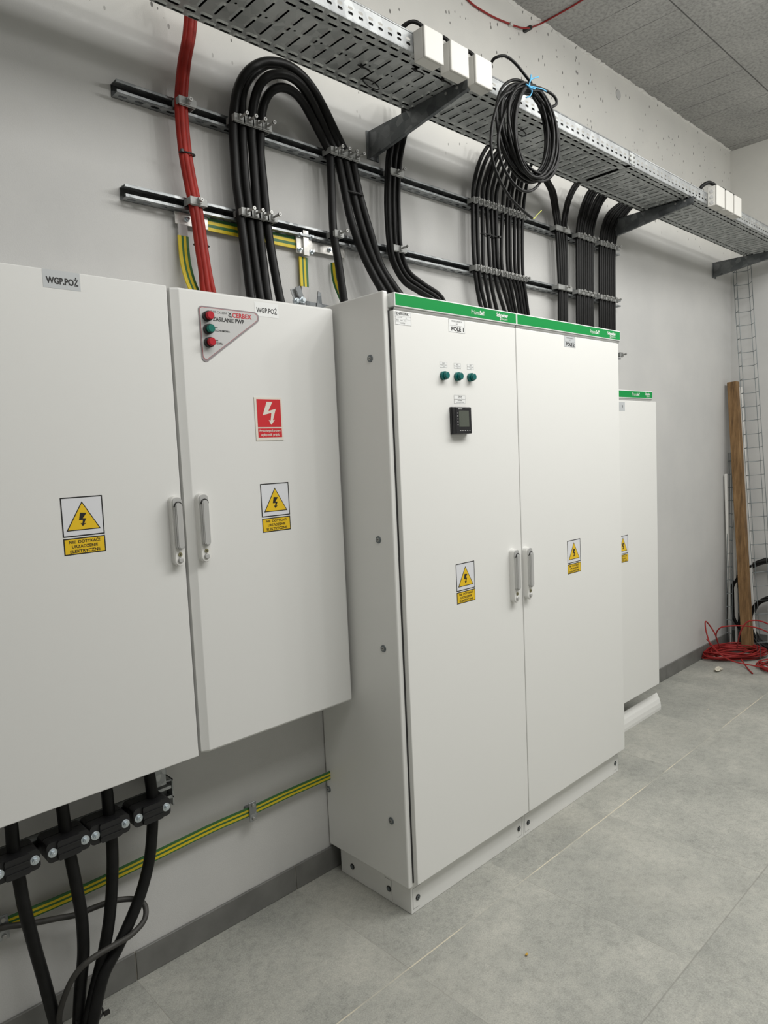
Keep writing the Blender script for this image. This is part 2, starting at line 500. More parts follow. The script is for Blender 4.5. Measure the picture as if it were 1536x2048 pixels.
# ------------------------------------------------------------------ the room
CEIL = 3.70; FARX = 5.28; LEFTX = -3.4; FRONTY = -5.4
def struct(mb, name, label=None):
    o = mb.build(name); o['kind'] = 'structure'
    return o
b = MB().m('floor'); b.box(LEFTX - .1, FARX + .4, FRONTY - .1, 0.15, -0.1, 0); struct(b, 'floor')
b = MB().m('ceiling'); b.box(LEFTX - .1, FARX + .4, FRONTY - .1, 0.15, CEIL, CEIL + .15); struct(b, 'ceiling')
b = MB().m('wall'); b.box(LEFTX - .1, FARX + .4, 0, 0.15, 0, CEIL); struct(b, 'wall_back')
b = MB().m('wall'); b.box(FARX, FARX + .4, -0.26, 0, 0, CEIL); struct(b, 'wall_far_pier')
b = MB().m('wall'); b.box(FARX + .22, FARX + .4, FRONTY, -0.26, 0, CEIL); struct(b, 'wall_right')
b = MB().m('wall'); b.box(LEFTX - .1, LEFTX, FRONTY, 0, 0, CEIL); struct(b, 'wall_left')
b = MB().m('wall'); b.box(LEFTX - .1, FARX + .4, FRONTY - .1, FRONTY, 0, CEIL); struct(b, 'wall_front')
# ragged mortar fillet where the wall meets the ceiling
b = MB().m('wall')
prev = None
xx = LEFTX
while xx < FARX:
    a_ = 0.006 + 0.010 * random.random(); c_ = 0.004 + 0.012 * random.random()
    cur = [(xx, -0.0005, CEIL - c_), (xx, -a_, CEIL - 0.0005)]
    if prev: b.face([prev[0], cur[0], cur[1], prev[1]])
    prev = cur; xx += 0.012 + 0.02 * random.random()
struct(b, 'trim_1')
# skirting tiles along the back wall
b = MB()
xs = 0.437 - 0.612 * 6
while xs < FARX:
    b.m('skirting').box(max(xs + .0015, LEFTX), min(xs + .6105, FARX), -0.010, -0.0005, 0.001, 0.091, 0.001, 1)
    xs += 0.612
b.m('joint').box(LEFTX, FARX, -0.007, -0.0004, 0.0005, 0.090)
struct(b, 'baseboard_back')
b = MB().m('skirting').box(FARX - .010, FARX, -0.26, -.011, 0.001, 0.091, 0.001, 1); struct(b, 'baseboard_far')

# ------------------------------------------------------------------ sign pieces
def bolt_shape(cx, cz, h, kind='black'):
    w = h * 0.36
    if kind == 'black':
        p = [(-.18, .5), (.28, .45), (-.02, .08), (.22, .06), (.06, -.30), (.20, -.28), (-.06, -.5), (-.20, -.26), (-.07, -.29), (-.02, -.04), (-.30, -.04)]
    else:
        p = [(-.12, .5), (.18, .5), (-.06, .10), (.34, .20), (.16, -.30), (.26, -.28), (.06, -.5), (-.06, -.29), (.04, -.31), (.10, .02), (-.36, -.08)]
    return [(cx + x * h, cz + z * h) for x, z in reversed(p)]

def warning_sign(parent, x0, x1, z0, z1, y, name='warning_sign'):
    mb = MB()
    W = x1 - x0; H = z1 - z0
    zs = z0 + H * 0.315
    t = W * 0.028
    e = 0.0003
    mb.m('signwhite'); mb.rect(x0, x1, zs, z1, y - e)
    mb.m('black'); mb.frame(x0, x1, zs, z1, y - 2 * e, t)
    cx = (x0 + x1) / 2
    tri = [(cx - W * .41, zs + W * .14), (cx + W * .41, zs + W * .14), (cx, zs + W * .84)]
    mb.flat(tri, y - 2 * e)
    mb.m('yellow'); mb.flat([(cx - W * .37, zs + W * .163), (cx + W * .37, zs + W * .163), (cx, zs + W * .797)], y - 3 * e)
    mb.m('black'); mb.flat(bolt_shape(cx, zs + W * .40, W * .33), y - 4 * e)
    zp = z0 + H * 0.29
    mb.m('black'); mb.rect(x0, x1, z0, zp, y - e)
    mb.m('yellow'); mb.rect(x0 + t, x1 - t, z0 + t, zp - t, y - 2 * e)
    mb.m('black')
    ph = (zp - z0)
    for i, (tx, a, c) in enumerate((('NIE  DOTYKAĆ!', .13, .87), ('URZĄDZENIE', .19, .81), ('ELEKTRYCZNE', .14, .86))):
        zb = z0 + ph * (.68 - .285 * i)
        top = zb + ph * (.24 if i == 0 else .19)
        zb2 = zb - (ph * .045 if i == 1 else 0)
        mb.text(tx, x0 + W * a, x0 + W * c, zb2, top, y - 3 * e, 0.022)
    return tag(mb.build(name, parent), 'yellow triangle warning sign with Polish text plate')

def label_plate(parent, x0, x1, z0, z1, y, lines, name='name_plate', mt='label', frame=None, ll=None):
    mb = MB(); e = 0.0004
    mb.m(mt); mb.rect(x0, x1, z0, z1, y - e)
    if frame: mb.m('dgrey'); mb.frame(x0, x1, z0, z1, y - 2 * e, frame)
    W = x1 - x0; H = z1 - z0
    for ln in lines:
        if ln[0] == '-':
            mb.m('dgrey'); mb.rect(x0 + W * ln[1], x0 + W * ln[2], z0 + H * ln[3], z0 + H * ln[3] + ln[4], y - 2 * e)
        else:
            tx, a, c, zb, zt, bold, mm = ln
            mb.m(mm); mb.text(tx, x0 + W * a, x0 + W * c, z0 + H * zb, z0 + H * zt, y - 2 * e, bold)
    return tag(mb.build(name, parent), ll)

def handle_set(door, x, z0, z1, y):
    """swing handle with base plate, lever, key lock and push button on a door front at y"""
    w = 0.016
    p = MB().m('plate')
    st = stadium(x - w, x + w, z0, z1)
    n = len(st)
    p.prism(st, y - 0.020, y)
    st2 = stadium(x - w + .002, x + w - .002, z0 + .002, z1 - .002)
    p.prism(st2, y - 0.022, y - 0.0199)
    p.build('handle_plate', door)
    H = z1 - z0
    l = MB().m('alu')
    w2 = 0.0125
    zl0, zl1 = z0 + H * .235, z1 - H * .085
    for k, (ins, yy) in enumerate(((0.0, -.030), (.0025, -.034), (.005, -.0355))):
        l.prism(stadium(x - w2 + ins, x + w2 - ins, zl0 + ins, zl1 - ins), y + yy, y - 0.0215 if k == 0 else y + yy + .0042)
    # cap above the lever
    l.m('alu'); l.prism(rounded([(x - w2 - .001, z1 - H * .14), (x + w2 + .001, z1 - H * .14), (x + w2 + .001, z1 - .004), (x - w2 - .001, z1 - .004)], [0, 0, w2 * .95, w2 * .95]), y - .027, y - .0215)
    l.m('bezel')
    arc = [(x + (w2 - .001) * math.cos(t), zl1 - w2 + (w2 + .0005) * math.sin(t)) for t in [math.pi * k / 10 for k in range(11)]]
    for a, c in zip(arc[:-1], arc[1:]):
        l.bar((a[0], y - .0300, a[1]), (c[0], y - .0300, c[1]), .0022, .0030, (0, 1, 0))
    l.bar((x - w2 - .001, y - .0275, z1 - H * .148), (x - w2 + .004, y - .0275, z1 - H * .148), .002, .004, (0, 1, 0))
    l.build('lever', door)
    k = MB().m('brass')
    zk = z0 + H * .165
    k.cyl((x, y - .0215, zk), (x, y - .0245, zk), .0062, .0058)
    k.m('black'); k.rect(x - .0008, x + .0008, zk - .004, zk + .001, y - .0247); k.cyl((x, y - .0244, zk + .001), (x, y - .02475, zk + .001), .0017)
    k.build('key_lock', door)
    q = MB().m('alu')
    zq = z0 + H * .085
    q.cyl((x, y - .0215, zq), (x, y - .026, zq), .0082, .0078, 20); q.cyl((x, y - .026, zq), (x, y - .0272, zq), .0078, .0055, 20)
    q.build('push_button', door)

def pilot_lamp(parent, x, z, y, lens, r, ring='bezel', depth=0.02):
    mb = MB().m(ring)
    mb.cyl((x, y, z), (x, y - depth * .55, z), r, r * .97, 24)
    mb.m(lens)
    mb.cyl((x, y - depth * .5, z), (x, y - depth * .92, z), r * .80, r * .80, 24)
    mb.cyl((x, y - depth * .92, z), (x, y - depth, z), r * .80, r * .66, 24)
    return mb.build('pilot_lamp', parent)

# ------------------------------------------------------------------ wall cabinet (double door, hung on the wall)
WX0, WX1, WZ0, WZ1, WY = 0.0, 1.200, 0.724, 2.090, -0.205
cab = thing('wall_cabinet', (0.6, -0.1, WZ0), 'wide off-white double-door cabinet hung on the wall at left, red sign on it', 'electrical cabinet')
b = MB().m('white2'); b.box(WX0, WX1 - .004, -0.168, -0.0005, WZ0 + .004, WZ1 - .004, .003)
b.m('seam'); b.box(.5946, .6075, -.172, -.1678, WZ0 + .006, WZ1 - .006)
b.build('body', cab)
d1 = MB().m('white2').box(WX0 - .002, .5940, WY, -.175, WZ0, WZ1 - .0008, .0025).build('door', cab)
b = MB().m('white2')
prof = [(.6085, -.174), (.6085, -.194), (.6300, -.2045), (.6325, -.2050), (1.1900, -.2050), (1.1950, -.2035), (1.1985, -.2000), (1.2000, -.1950), (1.2000, -.174)]
rows = []
for zz, ins in ((WZ0, .007), (WZ0 + .002, .003), (WZ0 + .007, 0), (WZ1 - .007, 0), (WZ1 - .002, .003), (WZ1, .007)):
    rows.append([b.bm.verts.new((min(max(x, .6085 + ins * .5), 1.2 - ins * .5), min(y_ + ins, -.174), zz)) for x, y_ in prof])
for ra, rb in zip(rows[:-1], rows[1:]):
    for k in range(len(prof) - 1):
        f = b.bm.faces.new((ra[k], ra[k + 1], rb[k + 1], rb[k])); f.material_index = b.mi
b.bm.faces.new(rows[-1]); b.bm.faces.new(list(reversed(rows[0])))
d2 = b.build('door', cab)
label_plate(d1, .264, .3555, 2.0435, 2.0885, WY, [('WGP.POŻ', .08, .94, .24, .74, .035, 'black')], 'name_plate', 'labelgrey', None, 'grey plate reading WGP.POŻ')
label_plate(d2, .8825, .9715, 2.0345, 2.0785, WY, [('WGP.POŻ', .07, .93, .26, .74, .012, 'black')], 'name_plate', 'label', None, 'white plate reading WGP.POŻ')
warning_sign(d1, .2605, .3680, 1.3680, 1.5178, WY)
warning_sign(d2, .8640, .9725, 1.3608, 1.5150, WY)
handle_set(d1, .568, 1.300, 1.500, WY)
handle_set(d2, .6515, 1.300, 1.502, WY)
# red fire switch plate
b = MB(); y = WY; x0, x1, z0, z1 = .8600, .9635, 1.6500, 1.7850
b.m('signcream').box(x0, x1, y - .002, y, z0, z1)
b.m('signred'); b.rect(x0 + .008, x1 - .006, z0 + .042, z1 - .006, y - .0024); b.rect(x0 + .008, x1 - .006, z0 + .010, z0 + .038, y - .0024)
b.m('signcream'); b.flat(bolt_shape((x0 + x1) / 2 + .002, z0 + .085, .072, 'w'), y - .0028)
b.text('Przeciwpożarowy', x0 + .013, x1 - .011, z0 + .025, z0 + .035, y - .0028, .02)
b.text('wyłącznik prądu', x0 + .017, x1 - .015, z0 + .0125, z0 + .0225, y - .0028, .02)
tag(b.build('fire_switch_sign', d2), 'red sign with white lightning arrow')
# triangular lamp panel
b = MB()
tri = [(.690, 1.872), (.932, 2.045), (.688, 2.045)]
b.m('panelborder'); b.prism(rounded(tri, [.013, .017, .012], 7), y - .002, y)
tri2 = [(.6935, 1.882), (.919, 2.0415), (.6915, 2.0415)]
b.m('redprint'); b.flat(rounded(tri2, [.010, .0135, .009], 7), y - .0023)
tri3 = [(.6943, 1.8835), (.9165, 2.0407), (.6923, 2.0407)]
b.m('panelgrey'); b.flat(rounded(tri3, [.0098, .013, .0088], 7), y - .0026)
yt = y - .0030
b.m('dgrey'); b.text('PWP CX-2004', .727, .782, 2.0275, 2.0345, yt, .01)
b.m('redprint'); b.text('CERBEX', .800, .868, 2.0205, 2.0350, yt, .03)
b.m('black')
# little emblem: two crossed strokes over two arcs
for a_, c_ in (((.787, 2.034), (.797, 2.027)), ((.797, 2.034), (.787, 2.027)), ((.786, 2.0245), (.798, 2.0235)), ((.788, 2.0215), (.798, 2.0205))):
    b.bar((a_[0], yt, a_[1]), (c_[0], yt, c_[1]), .0016, .0003, (0, 1, 0))
b.text('ZASILANIE PWP', .7325, .840, 2.0045, 2.0170, yt, .028)
b.text('STAN', .729, .747, 1.9835, 1.988, yt, .02)
b.text('URUCHOMIENIA', .729, .788, 1.9745, 1.980, yt, .02)
b.text('STAN', .729, .746, 1.9465, 1.951, yt, .02)
b.text('DOZORU', .729, .762, 1.937, 1.943, yt, .02)
tag(b.build('lamp_panel', d2), 'grey triangular plate with three pilot lamps')
for (z, ln, ll) in ((2.0155, 'lampred', 'red lens'), (1.978, 'lampgreen', 'green lens'), (1.940, 'lampred', 'red lens')):
    tag(pilot_lamp(d2, .7135, z, y - .002, ln, .0150, 'bezel', .026), ll + ' pilot lamp')

# ------------------------------------------------------------------ floor standing switchboards
SX = 1.238           # outer face of the left side panel
DY = -0.450          # door front
PY = -0.420          # plinth front
def switchboard(x0, x1, label, name):
    c = thing(name, ((x0 + x1) / 2, -.2, 0), label, 'switchboard cabinet')
    b = MB().m('white'); b.box(x0 + .004, x1 - .004, -.425, -.020, .100, 2.092)
    b.m('seam'); b.box(x0 + .005, x1 - .005, -.4275, -.4245, .115, 2.050)
    b.build('body', c)
    return c

def plinth(c, x0, x1, side):
    b = MB().m('white')
    b.box(x0, x1, PY, -.045, 0.0005, .1005, .001, 1)
    p = b.build('plinth', c)
    b = MB().m('seam')
    yy = PY - .0006
    for xs, sgn in ((x0 + .028, 1), (x1 - .030, -1)):
        e = xs - sgn * .019
        b = MB().m('seam')
        # outline of the snap-in corner piece
        b.rect(min(e, e + sgn * .040), max(e, e + sgn * .040), .0885, .0893, yy)
        b.rect(e - .0004, e + .0004, .015, .0893, yy)
        b.rect(min(e, e + sgn * .030), max(e, e + sgn * .030), .0147, .0155, yy)
        b.build('corner_joint', p)
    for xs in (x0 + .033, x1 - .030):
        q = MB().m('bezel'); q.cyl((xs, PY, .048), (xs, PY - .002, .048), .0105, .0105, 8, False)
        q.m('lock'); q.cyl((xs, PY - .002, .048), (xs, PY - .0035, .048), .0075, .007, 14)
        q.m('bezel'); q.cyl((xs, PY - .0035, .048), (xs, PY - .0040, .048), .0028, .0028, 8)
        q.build('plug', p)
    if side:
        for ys in (-.112, -.310):
            q = MB().m('bezel'); q.cyl((x0, ys, .047), (x0 - .003, ys, .047), .0115, .0105, 8, False)
            q.m('lock'); q.cyl((x0 - .003, ys, .047), (x0 - .0038, ys, .047), .007, .007, 10)
            q.build('plug', p)
        q = MB().m('seam')
        q.box(x0 - .0006, x0, -.2925, -.2915, .0815, .1003)
        q.box(x0 - .0005, x0, -.3255, -.3247, .006, .082); q.box(x0 - .0005, x0, -.3255, -.292, .0815, .0822)
        q.build('corner_joint', p)
    return p

def header(c, x0, x1, z0, z1, y, tx, txt2):
    b = MB().m('trim'); b.box(x0, x1, y, y + .06, z0, z1, .0018)
    b.m('lip')
    # rounded lip under the band, groove shade put into its grey
    n = 8
    for i in range(n):
        a0, a1 = math.pi * .5 * i / n, math.pi * .5 * (i + 1) / n
        r = .012
        p0 = (y + .004 + r * (1 - math.cos(a0)) * 1.0, z0 - r * math.sin(a0)); p1 = (y + .004 + r * (1 - math.cos(a1)), z0 - r * math.sin(a1))
        b.face([(x0 + .001, p0[0], p0[1]), (x0 + .001, p1[0], p1[1]), (x1 - .001, p1[0], p1[1]), (x1 - .001, p0[0], p0[1])], True)
    b.face([(x0 + .001, y + .016, z0 - .012), (x0 + .001, y + .04, z0 - .012), (x1 - .001, y + .04, z0 - .012), (x1 - .001, y + .016, z0 - .012)])
    h = b.build('header', c)
    b = MB().m('green'); e = .0005
    b.rect(x0 + .004, x1 - .004, z0 + .004, z1 - .004, y - e)
    b.m('trim')
    b.text('Prisma', tx[0], tx[0] + (tx[1] - tx[0]) * .60, z0 + .014, z0 + .0295, y - 2 * e, -.004)
    b.text('SeT', tx[0] + (tx[1] - tx[0]) * .62, tx[1], z0 + .014, z0 + .0295, y - 2 * e, .03)
    a, d = txt2
    b.text('Schneider', a, d, z0 + .0195, z0 + .0335, y - 2 * e, .035)
    b.text('Electric', a + (d - a) * .42, a + (d - a) * .95, z0 + .0095, z0 + .0170, y - 2 * e, .0)
    # leaf mark
    lx, lz = a + (d - a) * .33, z0 + .0125
    b.flat(rounded([(lx - .004, lz - .005), (lx + .003, lz - .005), (lx + .004, lz + .006), (lx - .003, lz + .006)], .0018, 3), y - 2 * e)
    b.m('green'); b.flat(rounded([(lx - .0018, lz - .003), (lx + .0012, lz - .003), (lx + .0018, lz + .003), (lx - .0012, lz + .003)], .001, 3), y - 3 * e)
    tag(b.build('green_band', h), 'green band with white lettering')
    return h

XA0, XA1, XB1 = 1.2425, 1.8985, 2.695
c1 = switchboard(1.236, 1.8965, 'tall white floor-standing switchboard with POLE 1 label, black meter and exposed left side panel', 'switchboard')
c2 = switchboard(1.8965, 2.694, 'tall white floor-standing switchboard with POLE 2 label, wider right half of the joined pair', 'switchboard')
plinth(c1, 1.236, 1.8955, True)
plinth(c2, 1.8970, 2.684, False)
b = MB().m('white'); b.box(XA0, 1.8955, DY, -.430, .116, 2.048, .0025); da = b.build('door', c1)
b = MB().m('white'); b.box(1.9000, XB1, DY, -.430, .116, 2.048, .0025); db = b.build('door', c2)
header(c1, 1.2425, 1.8960, 2.0585, 2.1025, -.457, (1.6254, 1.7011), (1.7713, 1.8414))
header(c2, 1.8975, 2.7020, 2.0585, 2.1025, -.457, (2.4351, 2.5125), (2.5829, 2.6587))
# side panel with quarter-turn locks
b = MB().m('white'); b.box(SX - .022, SX, -.432, -.004, .104, 2.110, .006, 3)
sp = b.build('side_panel', c1)
for (px_, py_) in ((747, 716), (764, 1080), (775, 1299), (790, 1645), (662, 1580)):
    p = at(px_, py_, x=SX - .022)
    p.y = max(p.y, -.36) if p.y < -.2 else -.018
    q = MB().m('lock'); x = SX - .022
    q.cyl((x, p.y, p.z), (x - .003, p.y, p.z), .0125, .0115, 20); q.m('screw'); q.cyl((x - .003, p.y, p.z), (x - .0045, p.y, p.z), .0068, .0065, 16)
    q.m('bezel'); q.box(x - .0050, x - .0044, p.y - .004, p.y + .004, p.z - .0009, p.z + .0009)
    q.build('quarter_turn_lock', sp)
# plates and instruments on the POLE 1 door
label_plate(da, 1.2490, 1.3215, 2.0035, 2.0440, DY, [
    ('IENERLINK', .05, .86, .76, .97, .012, 'black'), ('-', 0, 1, .66, .0004), ('Rozdzielnica RG', .02, .42, .54, .60, 0, 'dgrey'), ('RG', .66, .72, .52, .60, 0, 'dgrey'),
    ('-', .02, .98, .44, .0003), ('400 V', .05, .22, .30, .38, 0, 'dgrey'), ('1250 A', .30, .48, .30, .38, 0, 'dgrey'), ('IP31', .56, .68, .30, .38, 0, 'dgrey'),
    ('-', .02, .80, .20, .0003), ('PN-EN 61439', .32, .60, .08, .16, 0, 'dgrey')], 'rating_plate', 'label', .0004, 'white manufacturer rating plate')
for (dr, x0, x1, t1, mt) in ((da, 1.508, 1.5945, 'POLE 1', 'label'), (db, 2.2375, 2.3235, 'POLE 2', 'labelgrey')):
    label_plate(dr, x0, x1, 2.0015, 2.0470, DY, [('ROZDZIELNICA', .2, .84, .78, .90, 0, 'dgrey'), ('RG', .46, .56, .60, .70, 0, 'dgrey'), ('-', .05, .97, .50, .0005), (t1, .16, .92, .10, .42, .035, 'black')], 'name_plate', mt, .0004, 'plate reading ' + t1)
for (lx, tx) in ((1.468, 'H1'), (1.5415, 'H2'), (1.6125, 'H3')):
    label_plate(da, lx - .0125, lx + .0235, 1.8775, 1.8955, DY, [(tx, .38, .64, .62, .92, 0, 'dgrey'), ('-', 0, 1, .48, .0005), ('OBECNOŚĆ', .2, .9, .28, .40, 0, 'dgrey'), ('FAZY', .42, .66, .08, .20, 0, 'dgrey')], 'lamp_tag', 'label', .0003, 'tag reading ' + tx)
    tag(pilot_lamp(da, lx, 1.849, DY, 'lampteal', .0152, 'lampteal', .024), 'teal pilot lamp')
label_plate(da, 1.5230, 1.5835, 1.7560, 1.7850, DY, [('PM', .36, .68, .60, .92, .0, 'dgrey'), ('-', 0, 1, .5, .0006), ('POMIAR', .33, .70, .30, .42, 0, 'dgrey'), ('PARAMETRÓW SIECI', .2, .88, .10, .22, 0, 'dgrey')], 'lamp_tag', 'label', .0004, 'tag reading PM')
b = MB().m('meter'); y = DY
x0, x1, z0, z1 = 1.4985, 1.5845, 1.6490, 1.7420
b.box(x0, x1, y - .026, y, z0, z1, .003); b.box(x0 - .002, x1 + .002, y - .010, y, z0 - .001, z1 + .001, .001, 1)
ym = y - .0263
b.m('lcd'); b.rect(x0 + .017, x1 - .015, z0 + .024, z1 - .013, ym)
b.m('label'); b.text('Schneider', x0 + .015, x0 + .036, z1 - .009, z1 - .0045, ym - .0002, .03)
b.m('dgrey'); b.text('PowerLogic', x1 - .034, x1 - .010, z1 - .009, z1 - .0050, ym - .0002)
b.m('panelgrey')
for i in range(5): b.rect(x0 + .020 + i * .0125, x0 + .026 + i * .0125, z0 + .010, z0 + .0115, ym - .0002)
for i in range(5): b.rect(x0 + .0085, x0 + .0125, z0 + .030 + i * .010, z0 + .033 + i * .010, ym - .0002)
tag(b.build('power_meter', da), 'black panel meter with grey display')
warning_sign(da, 1.4995, 1.6020, 1.0450, 1.1900, DY)
warning_sign(db, 2.2250, 2.3295, 1.0420, 1.1860, DY)
handle_set(da, 1.8290, .9950, 1.2050, DY)
handle_set(db, 1.8860 + .031, .9930, 1.2010, DY)

# third cabinet, hung on the wall behind the pair
TY = -.250
c3 = thing('wall_cabinet', (3.15, -.12, .184), 'white wall-hung cabinet with green top band and TR label, mostly hidden behind the switchboards', 'electrical cabinet')
b = MB().m('white'); b.box(2.805, 3.490, -.228, -.0005, .186, 1.808, .003); b.build('body', c3)
b = MB().m('white'); b.box(2.800, 3.4955, TY, -.230, .184, 1.8125, .003); d3 = b.build('door', c3)
header(c3, 2.845, 3.4530, 1.8255, 1.8675, TY, (3.215, 3.300), (3.365, 3.420))
label_plate(d3, 3.072, 3.133, 1.757, 1.804, TY, [('TR', .50, .66, .38, .64, .01, 'black')], 'name_plate', 'labelgrey', None, 'grey plate reading TR')
warning_sign(d3, 3.0365, 3.1430, .955, 1.0985, TY)

# curved white cover strip standing on the floor under the third cabinet
b = MB().m('white')
prof = [(-.2215, .0006), (-.2225, .018), (-.2200, .042), (-.2130, .066), (-.2030, .088), (-.1985, .0965)]
prof_b = [(p[0] + .004, p[1] + .001) for p in prof]
for pr, rev in ((prof, False), (prof_b, True)):
    for (a_, c_) in zip(pr[:-1], pr[1:]):
        q = [(2.86, a_[0], a_[1]), (3.572, a_[0], a_[1]), (3.572, c_[0], c_[1]), (2.86, c_[0], c_[1])]
        b.face(list(reversed(q)) if rev else q, True)
ends = [(3.572, p[0], p[1]) for p in prof] + [(3.572, p[0], p[1]) for p in reversed(prof_b)]
b.face(ends); b.face([(2.86, p[1], p[2]) for p in reversed(ends)])
b.face([(2.86, prof[-1][0], prof[-1][1]), (3.572, prof[-1][0], prof[-1][1]), (3.572, prof_b[-1][0], prof_b[-1][1]), (2.86, prof_b[-1][0], prof_b[-1][1])])
tag(b.build('cover_strip'), 'curved white cover strip lying on the floor under the hung third cabinet', 'cover strip')

# ------------------------------------------------------------------ rails on the wall (slotted C channel, open to the room)
def rail(x0, x1, zc, label, h=.036, d=.040):
    b = MB()
    z0, z1 = zc - h / 2, zc + h / 2
    b.m('railshade').box(x0, x1, -.0025, -.0004, z0, z1)
    b.m('rail').box(x0, x1, -d, -.0004, z1 - .002, z1)
    # bottom flange with oval holes
    pitch = .050; n = int((x1 - x0) / pitch)
    for i in range(n):
        xa = x0 + i * pitch; xb = xa + pitch if i < n - 1 else x1
        hole_cell(b, (xa, xb), (-d, -.0004), ((xa + .012, xa + .038), (-.026, -.014)), lambda u, v: (u, v, z0), None)
    b.m('rail').box(x0, x1, -d, -d + .0015, z0, z0 + .008)
    b.box(x0, x1, -d, -d + .0015, z1 - .008, z1)
    b.box(x0, x1, -d + .0015, -d + .007, z0 + .0065, z0 + .008)
    b.box(x0, x1, -d + .0015, -d + .007, z1 - .008, z1 - .0065)
    return tag(b.build('support_rail'), label, 'mounting rail')

def hole_cell(b, U, V, H, f, emb=None, n=4, norm=None):
    """rectangle U x V with a rounded-slot hole H, mapped to space by f; optional embossed rim"""
    (u0, u1), (v0, v1) = U, V
    (h0, h1), (k0, k1) = H
    r = min(h1 - h0, k1 - k0) / 2 * .98
    hole = rounded([(h0, k0), (h1, k0), (h1, k1), (h0, k1)], r, n)
    rings = [hole]
    if emb:
        m, dz = emb
        rings = [hole, [(p[0], p[1]) for p in rounded([(h0 - m, k0 - m), (h1 + m, k0 - m), (h1 + m, k1 + m), (h0 - m, k1 + m)], r + m, n)]]
    last = rings[-1]
    N = len(last)
    # outer boundary: one point per rim point, corner groups snapped to rectangle
    cen = ((h0 + h1) / 2, (k0 + k1) / 2)
    outer = []
    per = n + 1
    corners = [(u0, v0), (u1, v0), (u1, v1), (u0, v1)]
    for i in range(N):
        outer.append(corners[i // per])
    vs = []
    for ri, rg in enumerate(rings):
        row = []
        for p in rg:
            q = Vector(f(*p))
            if emb and ri == 0: q = q + Vector(norm) * emb[1]
            row.append(b.bm.verts.new(q))
        vs.append(row)
    cv = [b.bm.verts.new(f(*c)) for c in corners]
    for a_, c_ in zip(vs[:-1], vs[1:]):
        for i in range(N):
            j = (i + 1) % N
            fc = b.bm.faces.new((a_[i], a_[j], c_[j], c_[i])); fc.material_index = b.mi
    rim = vs[-1]
    for k in range(4):
        for i in range(k * per, k * per + n):
            fc = b.bm.faces.new((rim[i], rim[i + 1], cv[k])); fc.material_index = b.mi
        i0 = k * per + n; i1 = ((k + 1) * per) % N
        fc = b.bm.faces.new((rim[i0], rim[i1], cv[(k + 1) % 4], cv[k])); fc.material_index = b.mi

RZ1, RZ2, RZ3 = 2.682, 2.392, 2.092
rail(.568, 3.51, RZ1, 'upper slotted steel rail across the wall under the cable tray')
rail(.572, 3.51, RZ2, 'middle slotted steel rail across the wall behind the cables')
rail(2.80, 3.50, RZ3, 'short lower steel rail peeking out right of the POLE 2 switchboard')

# ------------------------------------------------------------------ cables
def cable(path, r, label, group, mt='cable', name='cable', seg=10, n=6, cat='cable'):
    b = MB().m(mt); b.tube(smooth(path, n), r, seg)
    return tag(b.build(name), label, cat, group)

def cr(scale, ox, oy, pts, y):
    return [at(ox + a / scale, oy + c / scale, y=(y[i] if isinstance(y, list) else y)) for i, (a, c) in enumerate(pts)]

def clamp(x, z, w, depth, label, group, wide=False, screw=.036):
    """strap clamp hooked on a rail, spanning a cable (or flat bundle) of width w"""
    t = thing('cable_clamp', (x, -.04, z), label, 'cable clamp', group)
    y0 = -.0385; yf = -.04 - depth
    b = MB().m('clamp'); h = .012
    for sx in (-1, 1):
        xx = x + sx * (w / 2 + .0022)
        b.box(xx - .0012, xx + .0012, yf - .006, y0, z - h * .8, z + h * .8)
    b.box(x - w / 2 - .0034, x + w / 2 + .0034, yf - .0085, yf - .0055, z - h, z + h, .001, 1)
    # pressure saddle over the cable
    b.box(x - w / 2 - .0005, x + w / 2 + .0005, yf - .0045, yf - .0005, z - h * 1.15, z + h * 1.15, .0012, 1)
    # hooked nose
    b.prism([(x - .006, z - .008), (x + .006, z - .008), (x + .004, z + .010), (x - .004, z + .010)], yf - .016, yf - .008)
    b.build('strap', t)
    s = MB().m('screw')
    s.cyl((x, yf - .002, z), (x, yf - .010 - screw, z), .0038, .0038, 10)
    s.cyl((x, yf - .010 - screw, z), (x, yf - .017 - screw, z), .0062, .0058, 10)
    s.m('bezel'); s.cyl((x, yf - .0168 - screw, z), (x, yf - .0174 - screw, z), .0026, .0026, 6)
    s.build('screw', t)
    return t

# --- three red cables left
rk = 2.743
cents = [(500, 95), (488, 200), (464, 330), (449, 470), (445, 560), (449, 660), (460, 780), (473, 880), (495, 1000), (514, 1090), (535, 1200), (558, 1370), (575, 1480), (592, 1595)]
ys = [-.085, -.075, -.068, -.06, -.056, -.054, -.054, -.056, -.054, -.056, -.064, -.072, -.075, -.078]
for i, off in enumerate((-19, 0, 20)):
    pts = [(a + off * (0.92 if k != 13 else 1.25), c) for k, (a, c) in enumerate(cents)]
    yy = [v - (.006 if i == 1 else 0) for v in ys]
    path = cr(rk, 200, 0, pts, yy)
    first = path[0]
    path = [Vector((first.x + .02, -.30, 2.885)), Vector((first.x + .02, -.20, 2.925)), first + Vector((.005, -.02, .05))] + path[1:]
    last = path[-1]; path.append(Vector((last.x + .01, last.y, 2.094)))
    cable(path, .0105, 'red cable dropping from the tray to the wall cabinet, %s of three' % ['left', 'middle', 'right'][i], 'red cables at left', 'redcable')
for (z_, py_) in ((RZ1, 203), (RZ2, 398)):
    p = at(369 if z_ == RZ1 else 391, py_, y=-.06)
    clamp(p.x, z_, .052, .032, 'grey metal clamp over the red cables on the %s rail' % ('upper' if z_ == RZ1 else 'middle'), None, screw=.012)
